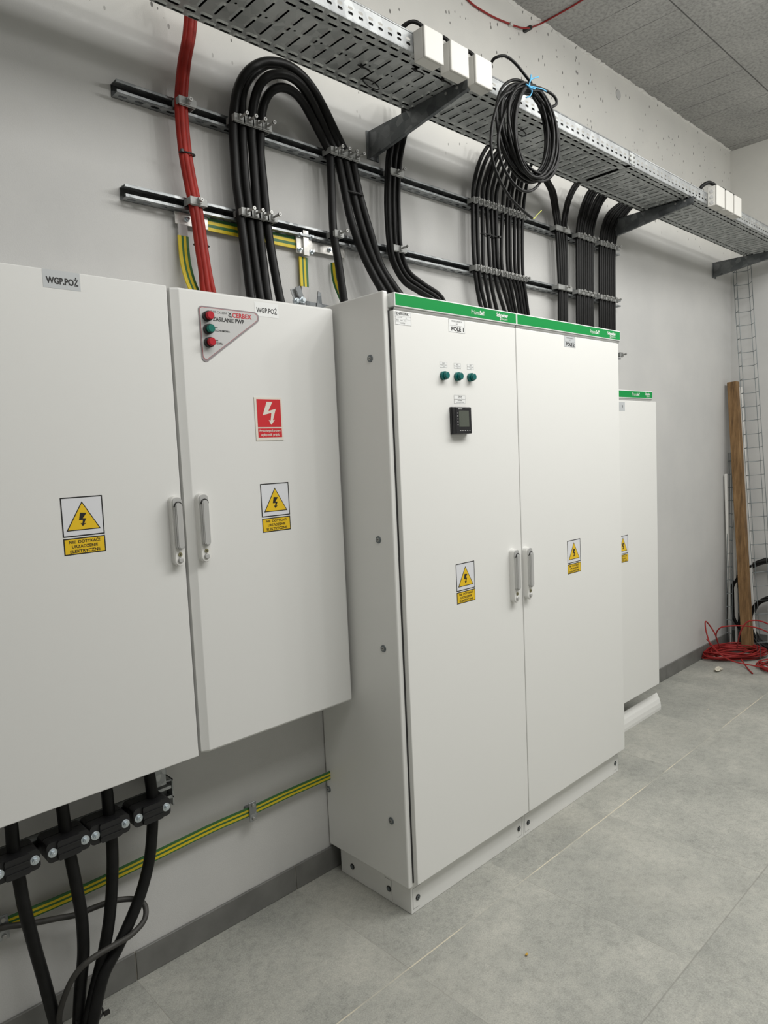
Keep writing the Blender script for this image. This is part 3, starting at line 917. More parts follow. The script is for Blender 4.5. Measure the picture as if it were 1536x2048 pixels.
for (px_, py_, nm) in ((374, 308, 'black zip tie around the three red cables between the rails'), (403, 491, 'black zip tie around the three red cables below the rails')):
    p = at(px_, py_, y=-.058)
    b = MB().m('tie'); ring = [(p.x + .0245 * math.cos(t), p.y + .0002 + .0165 * math.sin(t), p.z + .002 * math.sin(t)) for t in [2 * math.pi * k / 24 for k in range(24)]]
    b.tube(ring, .0028, 6, True); b.box(p.x - .028, p.x - .020, p.y - .018, p.y - .009, p.z - .004, p.z + .004)
    tag(b.build('cable_tie'), nm, 'cable tie')

# --- four thick arching cables
L1 = [  # outermost .. innermost, crop coordinates of the left leg, arch and right leg
    [(830, 1640), (805, 1450), (772, 1200), (768, 1140), (748, 1000), (738, 850), (730, 700), (735, 610), (752, 500), (790, 415), (850, 360), (920, 338), (1010, 350), (1095, 402), (1170, 490), (1235, 605), (1290, 720), (1345, 830), (1378, 860)],
    [(882, 1640), (850, 1440), (822, 1215), (816, 1150), (798, 1000), (786, 850), (780, 720), (778, 640), (780, 535), (806, 450), (858, 388), (926, 352), (1010, 358), (1092, 408), (1165, 493), (1228, 608), (1275, 730), (1315, 825), (1345, 850)],
    [(922, 1640), (895, 1440), (870, 1230), (862, 1160), (850, 1000), (840, 850), (830, 740), (832, 660), (845, 560), (872, 475), (915, 425), (965, 407), (1030, 415), (1095, 460), (1150, 540), (1200, 640), (1245, 740), (1285, 820), (1305, 840)],
    [(990, 1650), (950, 1440), (918, 1240), (910, 1170), (895, 1000), (880, 850), (880, 760), (882, 670), (895, 585), (920, 525), (955, 490), (1000, 480), (1055, 500), (1105, 550), (1150, 625), (1195, 710), (1232, 780), (1255, 825), (1262, 850)],
]
tails = [
    [(703, 318), (719, 390), (739, 460), (761, 530), (786, 570), (808, 602)],
    [(688, 313), (704, 380), (722, 450), (746, 520), (770, 565), (792, 600)],
    [(674, 310), (687, 370), (702, 440), (727, 510), (752, 560), (775, 598)],
    [(660, 313), (662, 350), (664, 400), (667, 465), (676, 520), (688, 600)],
]
arch_y = [-.062, -.060, -.064, -.060]
for i in range(4):
    pts = L1[i]
    yy = []
    for k in range(len(pts)):
        t = k / (len(pts) - 1)
        bump = math.sin(math.pi * min(1, max(0, (t - .35) / .5))) if .35 < t < .85 else 0
        yy.append(arch_y[i] - (.0, -.02, .012, .0)[i] * bump - .02 * bump - (.02 if k == 0 else .008 if k == 1 else 0))
    path = cr(2.743, 200, 0, pts, yy)
    path = [Vector((path[0].x + .01, path[0].y - .005, 2.094))] + path
    tl = [at(a, c, y=-.060 - .02 * (k / 5) ** 2 * (3 if i < 3 else 1)) for k, (a, c) in enumerate(tails[i])]
    path = path[:-1] + tl
    last = path[-1]
    if i < 3: path.append(Vector((last.x + .02, last.y - .01, 2.118)))
    else: path.append(Vector((last.x + .012, last.y, 2.094)))
    cable(path, .0148, 'thick black cable arching under the tray, %s in the arch' % ['outermost', 'second from outside', 'third from outside', 'innermost'][i], 'thick arching cables', seg=14)
for rz, pxs, nm in ((RZ1, (470, 488, 506, 524), 'upper'), (RZ2, (484, 501, 518, 535), 'middle')):
    for i, px_ in enumerate(pxs):
        p = at(px_, (238 + 5 * i) if rz == RZ1 else (416 + 5 * i), y=-.06)
        clamp(p.x, rz, .034, .040, 'clamp on the %s rail, left leg of the thick arch, %s of four' % (nm, nth(i, 4)), 'clamps on the left leg of the arch')
for i, px_ in enumerate((660, 674, 689, 703)):
    p = at(px_, 306 + 4 * i, y=-.06)
    clamp(p.x, RZ1, .031, .040, 'clamp on the upper rail, right leg of the thick arch, %s of four' % nth(i, 4), 'clamps on the right leg of the arch')
p = at(669, 468, y=-.06)
clamp(p.x, RZ2, .036, .040, 'single clamp on the middle rail holding the lone thick cable right of the arch', None)

# --- bundle under the first bracket
cents = [(318, 640), (272, 720), (245, 850), (236, 960), (232, 1080), (235, 1200), (243, 1330), (262, 1430), (310, 1520), (390, 1580), (490, 1650)]
ysb = [-.09, -.075, -.064, -.060, -.058, -.058, -.060, -.062, -.07, -.085, -.11]
wid = [30, 38, 36, 34, 34, 34, 32, 34, 32, 28, 24]
for i in range(6):
    u = (i - 2.5) / 2.5
    pts = []
    for k, (a, c) in enumerate(cents):
        if k >= 8: pts.append((a + u * wid[k] * .6, c - u * wid[k] * .75))
        else: pts.append((a + u * wid[k], c))
    yy = [v - (.010 if i % 2 else 0) for v in ysb]
    path = cr(2.743, 700, 0, pts, yy)
    f0 = path[0]
    path = [Vector((f0.x + .03, -.30, 2.885)), Vector((f0.x + .025, -.20, 2.93)), f0 + Vector((.008, -.01, .06))] + path
    l = path[-1]; path.append(Vector((l.x + .03, l.y - .02, 2.118)))
    cable(path, .0085, 'black cable curving down behind the first tray bracket, %s of six' % nth(i, 6), 'bundle behind the first bracket', seg=10)
for rz, px_, py_, nm in ((RZ1, 787, 345, 'upper'), (RZ2, 793, 493, 'middle')):
    p = at(px_, py_, y=-.06)
    clamp(p.x, rz, .066, .034, 'wide metal clamp on the %s rail over the bundle behind the first bracket' % nm, 'wide clamps behind the first bracket', screw=.035)

# --- bundle over the cabinet pair: two groups
S = 4.389; OX, OY = 920, 280
groupA = [  # x at crop rows: top, 500, 900, 1110, 1300, 1480
    [(232, 70), (160, 220), (120, 400), (112, 560), (116, 900), (128, 1110), (150, 1300), (190, 1500)],
    [(275, 90), (205, 230), (160, 400), (150, 560), (155, 900), (165, 1110), (185, 1300), (235, 1500)],
    [(330, 100), (262, 220), (205, 400), (195, 560), (200, 900), (205, 1110), (235, 1300), (275, 1510)],
    [(355, 110), (290, 240), (245, 400), (236, 570), (250, 900), (262, 1120), (280, 1300), (330, 1520)],
    [(400, 120), (330, 260), (285, 420), (276, 580), (290, 900), (302, 1120), (330, 1300), (400, 1530)],
    [(440, 130), (375, 280), (325, 440), (316, 590), (322, 900), (335, 1120), (380, 1300), (450, 1540)],
]
groupB = [
    [(470, 150), (420, 300), (382, 460), (372, 640), (362, 900), (368, 1120), (420, 1300), (470, 1540)],
    [(500, 160), (460, 310), (425, 470), (412, 650), (412, 900), (420, 1140), (450, 1300), (500, 1560)],
    [(520, 170), (485, 320), (455, 480), (440, 660), (440, 900), (448, 1150), (490, 1320), (530, 1560)],
    [(550, 180), (520, 330), (495, 490), (480, 670), (478, 900), (485, 1160), (520, 1330), (555, 1570)],
    [(580, 190), (550, 340), (525, 500), (513, 680), (512, 900), (518, 1170), (545, 1340), (582, 1580)],
    [(615, 240), (590, 360), (565, 510), (550, 690), (546, 900), (552, 1180), (575, 1350), (608, 1580)],
]
def vertical_bundle(lines, r, lab, group, zend, yb, tray=True):
    for i, pts in enumerate(lines):
        n = len(pts)
        yy = [yb - (.007 if i % 2 else 0) - (.035 if k == 0 else .015 if k == 1 else 0) for k in range(n)]
        path = cr(S, OX, OY, pts, yy)
        if tray:
            f0 = path[0]; d = (path[0] - path[1]).normalized()
            top = 2.945
            path = [Vector((f0.x + d.x * .12 + .02, -.33, 2.885)), Vector((f0.x + d.x * .10 + .01, -.22, 2.935)), Vector((f0.x + d.x * .05, -.14, max(f0.z + .03, 2.90)))] + path
        l = path[-1]
        if l.z > zend: path.append(Vector((l.x + (l.x - path[-2].x) * .6, l.y - .01, zend)))
        cable(path, r[i] if isinstance(r, list) else r, lab % nth(i, n_of(lines)), group, seg=10)
def n_of(l): return len(l)
vertical_bundle(groupA, .0088, 'black cable in the thicker group above the POLE 1 cabinet, %s of six', 'left group above the POLE 1 cabinet', 2.118, -.058)
vertical_bundle(groupB, .0080, 'black cable in the right group behind the hanging coil, %s of six', 'right group behind the hanging coil', 2.118, -.058)
for rz, arr, nm in ((RZ1, [(135, 560), (178, 566), (222, 572), (262, 580), (302, 590), (346, 605)], 'upper'), (RZ2, [(142, 1135), (185, 1138), (228, 1142), (272, 1146), (320, 1150), (368, 1158)], 'middle')):
    for i, (a, c) in enumerate(arr):
        p = at(OX + a / S - (5 if rz == RZ1 else 3), OY + c / S, y=-.06)
        clamp(p.x, rz, .020, .030, 'small clamp on the %s rail over the thicker cable group, %s of six' % (nm, nth(i, 6)), 'clamps over the thicker cables', screw=.012)
for rz, arr, nm in ((RZ1, [(405, 640), (445, 650), (478, 657), (512, 667), (545, 680), (578, 692)], 'upper'), (RZ2, [(455, 1185), (490, 1190), (522, 1197), (555, 1203), (585, 1208), (610, 1213)], 'middle')):
    for i, (a, c) in enumerate(arr):
        p = at(OX + a / S - (6 if rz == RZ1 else 12), OY + c / S, y=-.06)
        clamp(p.x, rz, .016, .028, 'small metal clamp on the %s rail below the hanging coil, %s of six' % (nm, nth(i, 6)), 'clamps below the hanging coil', screw=.014)

g4 = [
    [(735, 330), (790, 450), (820, 600), (845, 780), (858, 1000), (872, 1290), (872, 1560)],
    [(752, 330), (808, 450), (838, 600), (862, 780), (878, 1000), (890, 1290), (888, 1560)],
    [(770, 330), (828, 450), (855, 600), (880, 780), (898, 1000), (907, 1290), (904, 1560)],
    [(1000, 400), (935, 540), (905, 700), (900, 800), (915, 1000), (922, 1290), (920, 1560)],
    [(1025, 410), (962, 540), (930, 700), (925, 800), (934, 1000), (937, 1290), (936, 1560)],
]
g5 = [[(1125 + 18 * i + (12 if i > 3 else 0), 460 + 9 * i), (1060 + 20 * i + (6 if i > 3 else 0), 620 + 3 * i), (1030 + 19.5 * i, 800), (1028 + 19 * i, 1000), (1030 + 19 * i, 1340), (1030 + 19 * i, 1560)] for i in range(8)]
g6 = [[(1400 + 14 * i, 560 + 6 * i), (1290 + 20 * i, 660 + 5 * i), (1240 + 19.5 * i, 820), (1228 + 18 * i, 1000), (1228 + 18 * i, 1380), (1228 + 18 * i, 1560)] for i in range(8)]
def to_third(lines, r, lab, group):
    for i, pts in enumerate(lines):
        n = len(pts)
        yy = [-.058 - (.006 if i % 2 else 0) - (.035 if k == 0 else .012 if k == 1 else 0) for k in range(n)]
        path = cr(S, OX, OY, pts, yy)
        f0 = path[0]; d = (path[0] - path[1]).normalized()
        path = [Vector((f0.x + d.x * .14 + .01, -.34, 2.885)), Vector((f0.x + d.x * .10, -.22, 2.935)), Vector((f0.x + d.x * .05, -.14, max(f0.z + .03, 2.90)))] + path
        l = path[-1]; path.append(Vector((l.x, l.y, 2.0))); path.append(Vector((min(l.x, 3.44) + .0, l.y - .02, 1.815)))
        cable(path, r, lab % nth(i, len(lines)), group, seg=8)
to_third(g4, .0085, 'black cable in the forked bundle behind the POLE 2 header, %s of five', 'forked bundle right of the coil')
to_third(g5, .0085, 'black cable in the middle bundle of eight between coil and second bracket, %s', 'middle bundle of eight')
to_third(g6, .0085, 'black cable in the rightmost bundle of eight under the second bracket, %s', 'bundle under the second bracket')
for rz, px_, py_, nm in ((RZ1, 887, 795, 'upper'), (RZ2, 905, 1290, 'middle')):
    p = at(OX + px_ / S, OY + py_ / S, y=-.065)
    clamp(p.x, rz, .120, .032, 'wide metal clamp on the %s rail over the forked bundle' % nm, 'wide clamps over the forked bundle', screw=.02)
for rz, c5, c6, nm in ((RZ1, (1040, 865), (1238, 935), 'upper'), (RZ2, (1042, 1335), (1240, 1385), 'middle')):
    for (ca, lab, gp) in ((c5, 'middle bundle', 'clamps over the middle bundle'), (c6, 'rightmost bundle', 'clamps over the rightmost bundle')):
        for i in range(4):
            p = at(OX + (ca[0] + 40 * i) / S, OY + (ca[1] + 8 * i) / S, y=-.065)
            clamp(p.x, rz, .034, .030, 'clamp on the %s rail over the %s, %s of four' % (nm, lab, nth(i, 4)), gp, screw=.018)
for i, px_ in enumerate((1238, 1242)):
    p = at(px_, 707 + 12 * i, y=-.06)
    if i == 0: clamp(p.x, RZ3, .034, .030, 'metal clamp on the short lower rail beside the POLE 2 switchboard', None, screw=.018)
b = MB().m('tie')
p = at(1012, 652 / 1.0 - 180, y=-.06)
tg = at(OX + 265 / S, OY + 838 / S, y=-.066)
b.tube([(tg.x + .056 * math.cos(t), -.060 + .018 * math.sin(t), tg.z + .003 * math.sin(t)) for t in [2 * math.pi * k / 28 for k in range(28)]], .003, 6, True)
b.box(tg.x + .046, tg.x + .060, -.082, -.070, tg.z - .004, tg.z + .004)
tag(b.build('cable_tie'), 'black zip tie around the thicker cables above the POLE 1 cabinet, between the rails', 'cable tie')
b = MB().m('tie'); p = at(707, 387, y=-.066)
b.tube([(p.x + .046 * math.cos(t), -.064 + .022 * math.sin(t), p.z + .004 * math.sin(t)) for t in [2 * math.pi * k / 28 for k in range(28)]], .0035, 6, True)
tag(b.build('cable_tie'), 'black zip tie around the three thick cables right of the arch', 'cable tie')

# ------------------------------------------------------------------ cable tray
TZ, TH = 2.845, .060
TYF, TYR = -.487, -.207
def tray(x0, x1, label):
    t = thing('cable_tray', ((x0 + x1) / 2, (TYF + TYR) / 2, TZ), label, 'cable tray', 'galvanised cable trays')
    b = MB().m('galv')
    P = .050
    n = int(round((x1 - x0) / P))
    fn = lambda u, v: (u, v, TZ)
    nrm = (0, 0, -1)
    bands = [(TYF + .003, -.459, 0), (-.459, -.429, .5), (-.263, -.233, .5), (-.233, TYR - .003, 0)]
    for i in range(n):
        xa = x0 + i * P
        for (v0, v1, ph) in bands:
            o = P * ph
            a_ = xa + o; c_ = xa + P + o
            if ph and i == n - 1: c_ = x1
            if ph and i == n - 1:
                b.face([fn(a_, v0), fn(c_, v0), fn(c_, v1), fn(a_, v1)]); continue
            if ph and i == 0: b.face([fn(xa, v0), fn(a_, v0), fn(a_, v1), fn(xa, v1)])
            m = (v0 + v1) / 2
            hole_cell(b, (a_, c_), (v0, v1), ((a_ + .0085, c_ - .0085), (m - .0045, m + .0045)), fn, (.0045, .0045), 4, nrm)
        # ribs across: a 22 mm wide strip with three slots, then plain strip with a round hole
        xr0, xr1 = xa + .002, xa + .022
        xm = (xr0 + xr1) / 2
        b.face([fn(xa, -.429), fn(xr0, -.429), fn(xr0, -.263), fn(xa, -.263)])
        segs = [(-.429, -.362, (-.420, -.370)), (-.362, -.332, (-.356, -.338)), (-.332, -.263, (-.324, -.273))] if i % 2 == 0 else [(-.429, -.345, (-.420, -.352)), (-.345, -.263, (-.338, -.273))]
        for (v0, v1, hh) in segs:
            hole_cell(b, (xr0, xr1), (v0, v1), ((xm - .0034, xm + .0034), hh), fn, (.0048, .0048), 3, nrm)
        x2 = xa + P
        if i % 2 == 0:
            b.face([fn(xr1, -.429), fn(x2, -.429), fn(x2, -.357), fn(xr1, -.357)])
            mm = (xr1 + x2) / 2
            hole_cell(b, (xr1, x2), (-.357, -.335), ((mm - .004, mm + .004), (-.350, -.342)), fn, None, 3)
            b.face([fn(xr1, -.335), fn(x2, -.335), fn(x2, -.263), fn(xr1, -.263)])
        else:
            b.face([fn(xr1, -.429), fn(x2, -.429), fn(x2, -.263), fn(xr1, -.263)])
    b.build('tray_floor', t)
    for yy, sg, nm in ((TYF, -1, 'side_wall'), (TYR, 1, 'side_wall')):
        b = MB().m('galvlip' if sg < 0 else 'galv')
        gx = lambda u, v: (u, yy, v)
        Q = .040; k = int(round((x1 - x0) / Q))
        for i in range(k):
            xa = x0 + (x1 - x0) * i / k; xb = x0 + (x1 - x0) * (i + 1) / k
            b.face([gx(xa, TZ + .004), gx(xb, TZ + .004), gx(xb, TZ + .014), gx(xa, TZ + .014)])
            for (v0, v1) in ((TZ + .014, TZ + .028), (TZ + .028, TZ + .043)):
                m = (v0 + v1) / 2
                hole_cell(b, (xa, xb), (v0, v1), ((xa + .0105, xb - .0105), (m - .0042, m + .0042)), gx, None, 3)
            b.face([gx(xa, TZ + .043), gx(xb, TZ + .043), gx(xb, TZ + TH), gx(xa, TZ + TH)])
        # rounded lower bend and rolled top edge
        pr = [(yy, TZ + .004), (yy - sg * .001, TZ + .0012), (yy - sg * .004, TZ)]
        for a_, c_ in zip(pr[:-1], pr[1:]):
            b.face([(x0, a_[0], a_[1]), (x1, a_[0], a_[1]), (x1, c_[0], c_[1]), (x0, c_[0], c_[1])], True)
        b.m('galvlip'); b.tube([(x0, yy - sg * .002, TZ + TH), (x1, yy - sg * .002, TZ + TH)], .0038, 10)
        b.build(nm, t)
    return t
tray(-.25, 2.775, 'long perforated galvanised cable tray above the cabinets, left section')
tray(2.778, 5.228, 'perforated galvanised cable tray running to the far corner, right section')
b = MB().m('galv'); b.box(2.752, 2.806, TYF - .0022, TYF - .0006, TZ + .006, TZ + TH - .006)
b.m('screw')
for (xx, zz) in ((2.762, .020), (2.762, .040), (2.796, .020), (2.796, .040)): b.cyl((xx, TYF - .002, TZ + zz), (xx, TYF - .0065, TZ + zz), .005, .004, 8)
tag(b.build('splice_plate'), 'small bolted steel splice plate joining the two tray sections', 'splice plate')
# cables added inside the tray so its slots stay dark
for i in range(8):
    yy = -.467 + i * .0345
    path = [Vector((-.24 + k * .55, yy + random.uniform(-.004, .004), TZ + .0185 + (.004 if k % 2 else 0))) for k in range(10)] + [Vector((5.22, yy, TZ + .0185))]
    cable(path, .0155, 'black cable added along the inside of the cable tray to keep its slots dark', 'cables added to fill the tray', seg=8, n=3)

# brackets
def bracket(xw, xt, label):
    """cantilever arm from the wall, deep at the wall and thin at the tip"""
    t = thing('tray_bracket', (xw, 0, TZ), label, 'bracket', 'tray brackets')
    b = MB().m('galvdark')
    ztop = TZ - .0015
    tip = -.500
    w = .038
    # two cheeks and a top channel plate
    for sx in (0,):
        poly = [(-.002, ztop - .100), (-.018, ztop - .100), (-.11, ztop - .088), (tip, ztop - .032), (tip, ztop), (-.002, ztop)]
        A = [b.bm.verts.new((xw, p[0], p[1])) for p in poly]; B = [b.bm.verts.new((xw + .003, p[0], p[1])) for p in poly]
        f = b.bm.faces.new(A); f.material_index = b.mi
        f = b.bm.faces.new(list(reversed(B))); f.material_index = b.mi
        for i in range(len(poly)):
            j = (i + 1) % len(poly)
            f = b.bm.faces.new((A[j], A[i], B[i], B[j])); f.material_index = b.mi
    b.box(xw, xw + w, tip, -.002, ztop - .003, ztop)
    q = [(tip, ztop - .032), (-.11, ztop - .088), (-.018, ztop - .100)]
    for a_, c_ in zip(q[:-1], q[1:]):
        b.face([(xw, a_[0], a_[1]), (xw + w * .45, a_[0], a_[1]), (xw + w * .45, c_[0], c_[1]), (xw, c_[0], c_[1])])
    b.build('arm', t)
    b = MB().m('galvdark'); b.box(xw - .012, xw + w + .012, -.006, -.0005, ztop - .105, ztop + .0005, .001, 1)
    b.m('screw'); b.cyl((xw + w * .6, -.006, ztop - .075), (xw + w * .6, -.014, ztop - .075), .007, .006, 6); b.cyl((xw + w * .6, -.006, ztop - .03), (xw + w * .6, -.014, ztop - .03), .007, .006, 6)
    b.build('wall_plate', t)
    b = MB().m('screw')
    for yy in (-.455, -.405):
        b.cyl((xw - .0004, yy, ztop - .014), (xw - .003, yy, ztop - .014), .0055, .005, 10)
    b.build('bolt', t)
    return t
bracket(1.592, 1.63, 'dark steel cantilever bracket under the tray at left, in front of a black cable bundle')
bracket(3.415, 3.40, 'dark steel cantilever bracket under the tray in the middle, over the rightmost cable bundle')
bracket(4.940, 4.97, 'grey steel cantilever bracket near the far corner under the tray end')

# junction boxes clipped to the tray front
def jbox(x0, x1, z0, z1, label, group, knock=False):
    t = thing('junction_box', ((x0 + x1) / 2, -.51, z0), label, 'junction box', group)
    b = MB().m('boxplastic'); b.box(x0, x1, -.528, -.4878, z0, z1, .003); b.build('base', t)
    b = MB().m('boxplastic'); b.box(x0 - .001, x1 + .001, -.538, -.5285, z0 - .001, z1 + .001, .0035); b.build('cover', t)
    if knock:
        b = MB().m('lip')
        for zz in (z0 + .018, z0 + .047, z0 + .076): b.cyl((x0, -.510, zz), (x0 - .003, -.510, zz), .010, .009, 14)
        b.build('cable_entry', t)
    return t
for i, (a_, c_) in enumerate(((1.344, 1.430), (1.468, 1.556), (1.594, 1.682))):
    jbox(a_, c_, 2.816, 2.909, 'white junction box on the tray front near the hanging coil, %s of three' % nth(i, 3), 'junction boxes by the coil')
    for k in range(2):
        xx = a_ - .004 + .012 * k
        cable([Vector((xx - .028, -.455, TZ + .035)), Vector((xx - .030, -.465, TZ + .068 + .006 * k)), Vector((xx - .008, -.490, TZ + .088 + .006 * k)), Vector((xx + .018, -.506, TZ + .082)), Vector((xx + .026, -.510, 2.911))], .0055,
              'short black cable looping into the %s junction box by the coil, %s loop' % (['left', 'middle', 'right'][i], ['outer', 'inner'][k]), 'loops into the near junction boxes', seg=8)
for i, (a_, c_) in enumerate(((3.622, 3.730), (3.752, 3.852), (3.874, 3.972))):
    jbox(a_, c_, 2.832, 2.935, 'white junction box on the tray front at the far right, %s of three' % nth(i, 3), 'junction boxes at the far right', i == 0)
    xx = a_
    cable([Vector((xx - .030, -.455, TZ + .040)), Vector((xx - .040, -.470, TZ + .085)), Vector((xx - .002, -.495, TZ + .112)), Vector((xx + .040, -.510, TZ + .103)), Vector((xx + .050, -.512, 2.937))], .010,
          'short black cable looping into the %s junction box at the far right' % ['left', 'middle', 'right'][i], 'loops into the far junction boxes', seg=8)

# zip tie tails and loops under the tray
for (pa, kind, ll) in (((723, 130), 0, 'short black zip tie tail under the tray, left of the junction boxes'), ((831, 137), 0, 'short black zip tie tail under the tray edge, below the left junction box'),
                       ((885, 157), 0, 'stubby black zip tie under the tray, below the middle junction box'), ((742, 166), 1, 'thin black zip tie loop hanging flat under the tray, above the first bracket'),
                       ((1040, 262), 1, 'thin black zip tie loop under the tray, seen through the hanging coil')):
    p = at(*pa, z=TZ - .003)
    b = MB().m('tie')
    if kind == 0:
        b.tube(smooth([p + Vector((-.006, .012, .004)), p + Vector((0, 0, -.006)), p + Vector((.012, -.010, -.012)), p + Vector((.020, -.020, -.022))], 4), .0024, 6)
        b.box(p.x - .005, p.x + .005, p.y - .004, p.y + .004, p.z - .008, p.z + .001)
    else:
        b.tube([p + Vector((.035 * math.cos(t), .014 * math.sin(t), -.004 - .006 * math.cos(t))) for t in [2 * math.pi * k / 24 for k in range(24)]], .0022, 6, True)
    tag(b.build('cable_tie'), ll, 'cable tie')
b = MB().m('lip'); p = at(1237, 189, y=-.002)
b.cyl((p.x, -.0004, p.z), (p.x, -.004, p.z), .028, .024, 20); o_ = b.build('trim_2'); o_['kind'] = 'structure'

# ------------------------------------------------------------------ hanging coil
def ell(cx, cz, a_, c_, y, t, tilt=0.0):
    x = a_ * math.cos(t); z = c_ * math.sin(t)
    return Vector((cx + x * math.cos(tilt) - z * math.sin(tilt), y, cz + x * math.sin(tilt) + z * math.cos(tilt)))
path = [at(981, 128, y=-.515), at(990, 116, y=-.535), at(1010, 112, y=-.555), at(1030, 126, y=-.565), at(1050, 150, y=-.570), at(1064, 170, y=-.572)]
rng = random.Random(3)
turns = 16
t0 = math.pi / 2 - .05
for k in range(turns):
    a_ = .116 + .062 * rng.random()
    c_ = .138 + .030 * rng.random()
    ox = rng.uniform(-.022, .012); yy = -.552 - .0085 * (k % 6) + rng.uniform(-.004, .004)
    oz = -.008 * rng.random()
    for s_ in range(20):
        t = t0 - 2 * math.pi * s_ / 20
        p = ell(1.855 + ox, 2.716 + oz, a_, c_, yy, t, -.28)
        # loops are gathered near the tie at the top
        g_ = max(0, math.cos((t - t0)) ) ** 3
        tp = Vector((1.862 + .05 * math.cos(t), -.563, 2.872))
        p = p.lerp(Vector((p.x, p.y * .6 - .563 * .4, p.z)), g_)
        path.append(p)
path += [at(1062, 172, y=-.575), at(1085, 178, y=-.58), at(1108, 192, y=-.585), at(1113, 208, y=-.585), at(1098, 214, y=-.58), at(1080, 200, y=-.575), at(1060, 182, y=-.57),
         at(1030, 190, y=-.575), at(1010, 225, y=-.578), at(997, 270, y=-.58), at(1000, 315, y=-.58), at(1015, 350, y=-.58), at(1036, 376, y=-.58), at(1056, 383, y=-.578), at(1073, 374, y=-.575), at(1085, 355, y=-.572), at(1108, 300, y=-.57), at(1113, 260, y=-.57), at(1100, 215, y=-.57), at(1062, 178, y=-.575),
         at(1010, 188, y=-.580), at(990, 225, y=-.582), at(982, 275, y=-.585), at(985, 320, y=-.585), at(997, 355, y=-.58), at(1020, 395, y=-.57), at(1045, 420, y=-.56), at(1064, 436, y=-.55)]
b = MB().m('cable'); b.tube(smooth(path, 3), .0052, 7)
coil = b.build('cable_coil')
tag(coil, 'coil of thin black cable hanging from the tray beside the white junction boxes', 'cable coil')
b = MB().m('ygwire'); b.tube(smooth([at(1063, 435, y=-.55), at(1068, 437, y=-.55), at(1074, 430, y=-.55), at(1083, 421, y=-.55)], 4), .0016, 6)
tag(b.build('bare_core', coil), 'stripped yellow-green core')
b = MB().m('bluestring')
b.tube(smooth([at(1062, 150, y=-.59), at(1061, 160, y=-.592), at(1058, 172, y=-.594), at(1064, 182, y=-.592), at(1060, 192, y=-.590), at(1052, 195, y=-.588)], 5), .0022, 6)
b.tube(smooth([at(1060, 172, y=-.594), at(1072, 175, y=-.59), at(1084, 178, y=-.588), at(1093, 183, y=-.586)], 5), .0022, 6)
b.tube(smooth([at(1059, 172, y=-.594), at(1060, 162, y=-.59), at(1066, 157, y=-.588), at(1077, 154, y=-.586)], 5), .0022, 6)
b.tube(smooth([at(1052, 168, y=-.594), at(1060, 174, y=-.597), at(1070, 178, y=-.594)], 4), .0026, 6)
tag(b.build('string_tie'), 'light blue string knotted around the top of the hanging black coil', 'string')

# ------------------------------------------------------------------ red wire on the upper wall and ceiling
p1 = [at(930, -6, y=-.008), at(950, 12, y=-.008), at(985, 33, y=-.008), at(1015, 46, y=-.008), at(1030, 52, y=-.012), at(1046, 56, y=-.030)]
p2 = [at(1062, 55, y=-.036), at(1082, 47, z=CEIL - .010), at(1110, 32, z=CEIL - .007), at(1150, 9, z=CEIL - .007), at(1200, -24, z=CEIL - .007)]
cable(p1 + p2, .0042, 'thin red wire running along the top of the wall and over the ceiling', None, 'redwire', 'red_wire', 8)
for i, p in enumerate((at(1022, 48, y=-.012), at(1060, 55, y=-.036))):
    b = MB().m('boxplastic' if i == 0 else 'bezel'); b.box(p.x - .009, p.x + .009, p.y - .008, -.0005, p.z - .009, p.z + .007, .002)
    tag(b.build('wire_clip'), ['small pale clip holding the red wire on the upper wall', 'small dark clip holding the red wire at the ceiling edge'][i], 'wire clip')

# ------------------------------------------------------------------ earthing bars above the wall cabinet
GB = [(0, .25, 'gndg'), (.25, .5, 'gndy'), (.5, .75, 'gndg'), (.75, 1, 'gndy')]
t = thing('earthing_bar', (1.08, -.012, 2.355), 'horizontal yellow-green striped earthing bar on the wall behind the thick cables', 'earthing bar')
zt = 2.352
b = MB()
n = 9
pts = [(.850 + (1.236 - .850) * k / (n - 1), -.016, zt) for k in range(n)]
b.ribbon(pts, ([(0, 0, -1)] * n, [(0, -1, 0)] * n), .040, .005, GB)
b.build('striped_sleeve', t)
b = MB().m('bare'); b.box(.735, .8505, -.0185, -.0145, zt - .019, zt + .019, .001, 1)
b.build('bare_bar', t)
b = MB().m('bare'); b.box(1.2350, 1.430, -.0185, -.0145, zt - .018, zt + .018, .001, 1); b.build('bare_bar', t)
for xx in (.775, 1.352):
    b = MB().m('bolt'); b.cyl((xx, -.0005, zt), (xx, -.024, zt), .009, .008, 12); b.cyl((xx, -.024, zt), (xx, -.032, zt), .0055, .005, 6); b.build('bolt', t)
# cross connector
t = thing('cross_connector', (1.225, -.02, 2.352), 'bright metal four-bolt cross clamp joining the striped earthing bars', 'earthing clamp')
b = MB().m('bare'); b.box(1.195, 1.265, -.026, -.019, zt - .036, zt + .036, .002, 1)
b.prism([(1.221, zt - .042), (1.244, zt - .042), (1.244, zt + .044), (1.221, zt + .044)], -.035, -.026); b.build('clamp_plate', t)
for (xx, zz) in ((1.204, -.026), (1.204, .026), (1.257, -.026), (1.257, .026)):
    b = MB().m('bolt'); b.cyl((xx, -.026, zt + zz), (xx, -.034, zt + zz), .0085, .008, 6); b.cyl((xx, -.034, zt + zz), (xx, -.046, zt + zz), .0042, .004, 8); b.build('bolt', t)
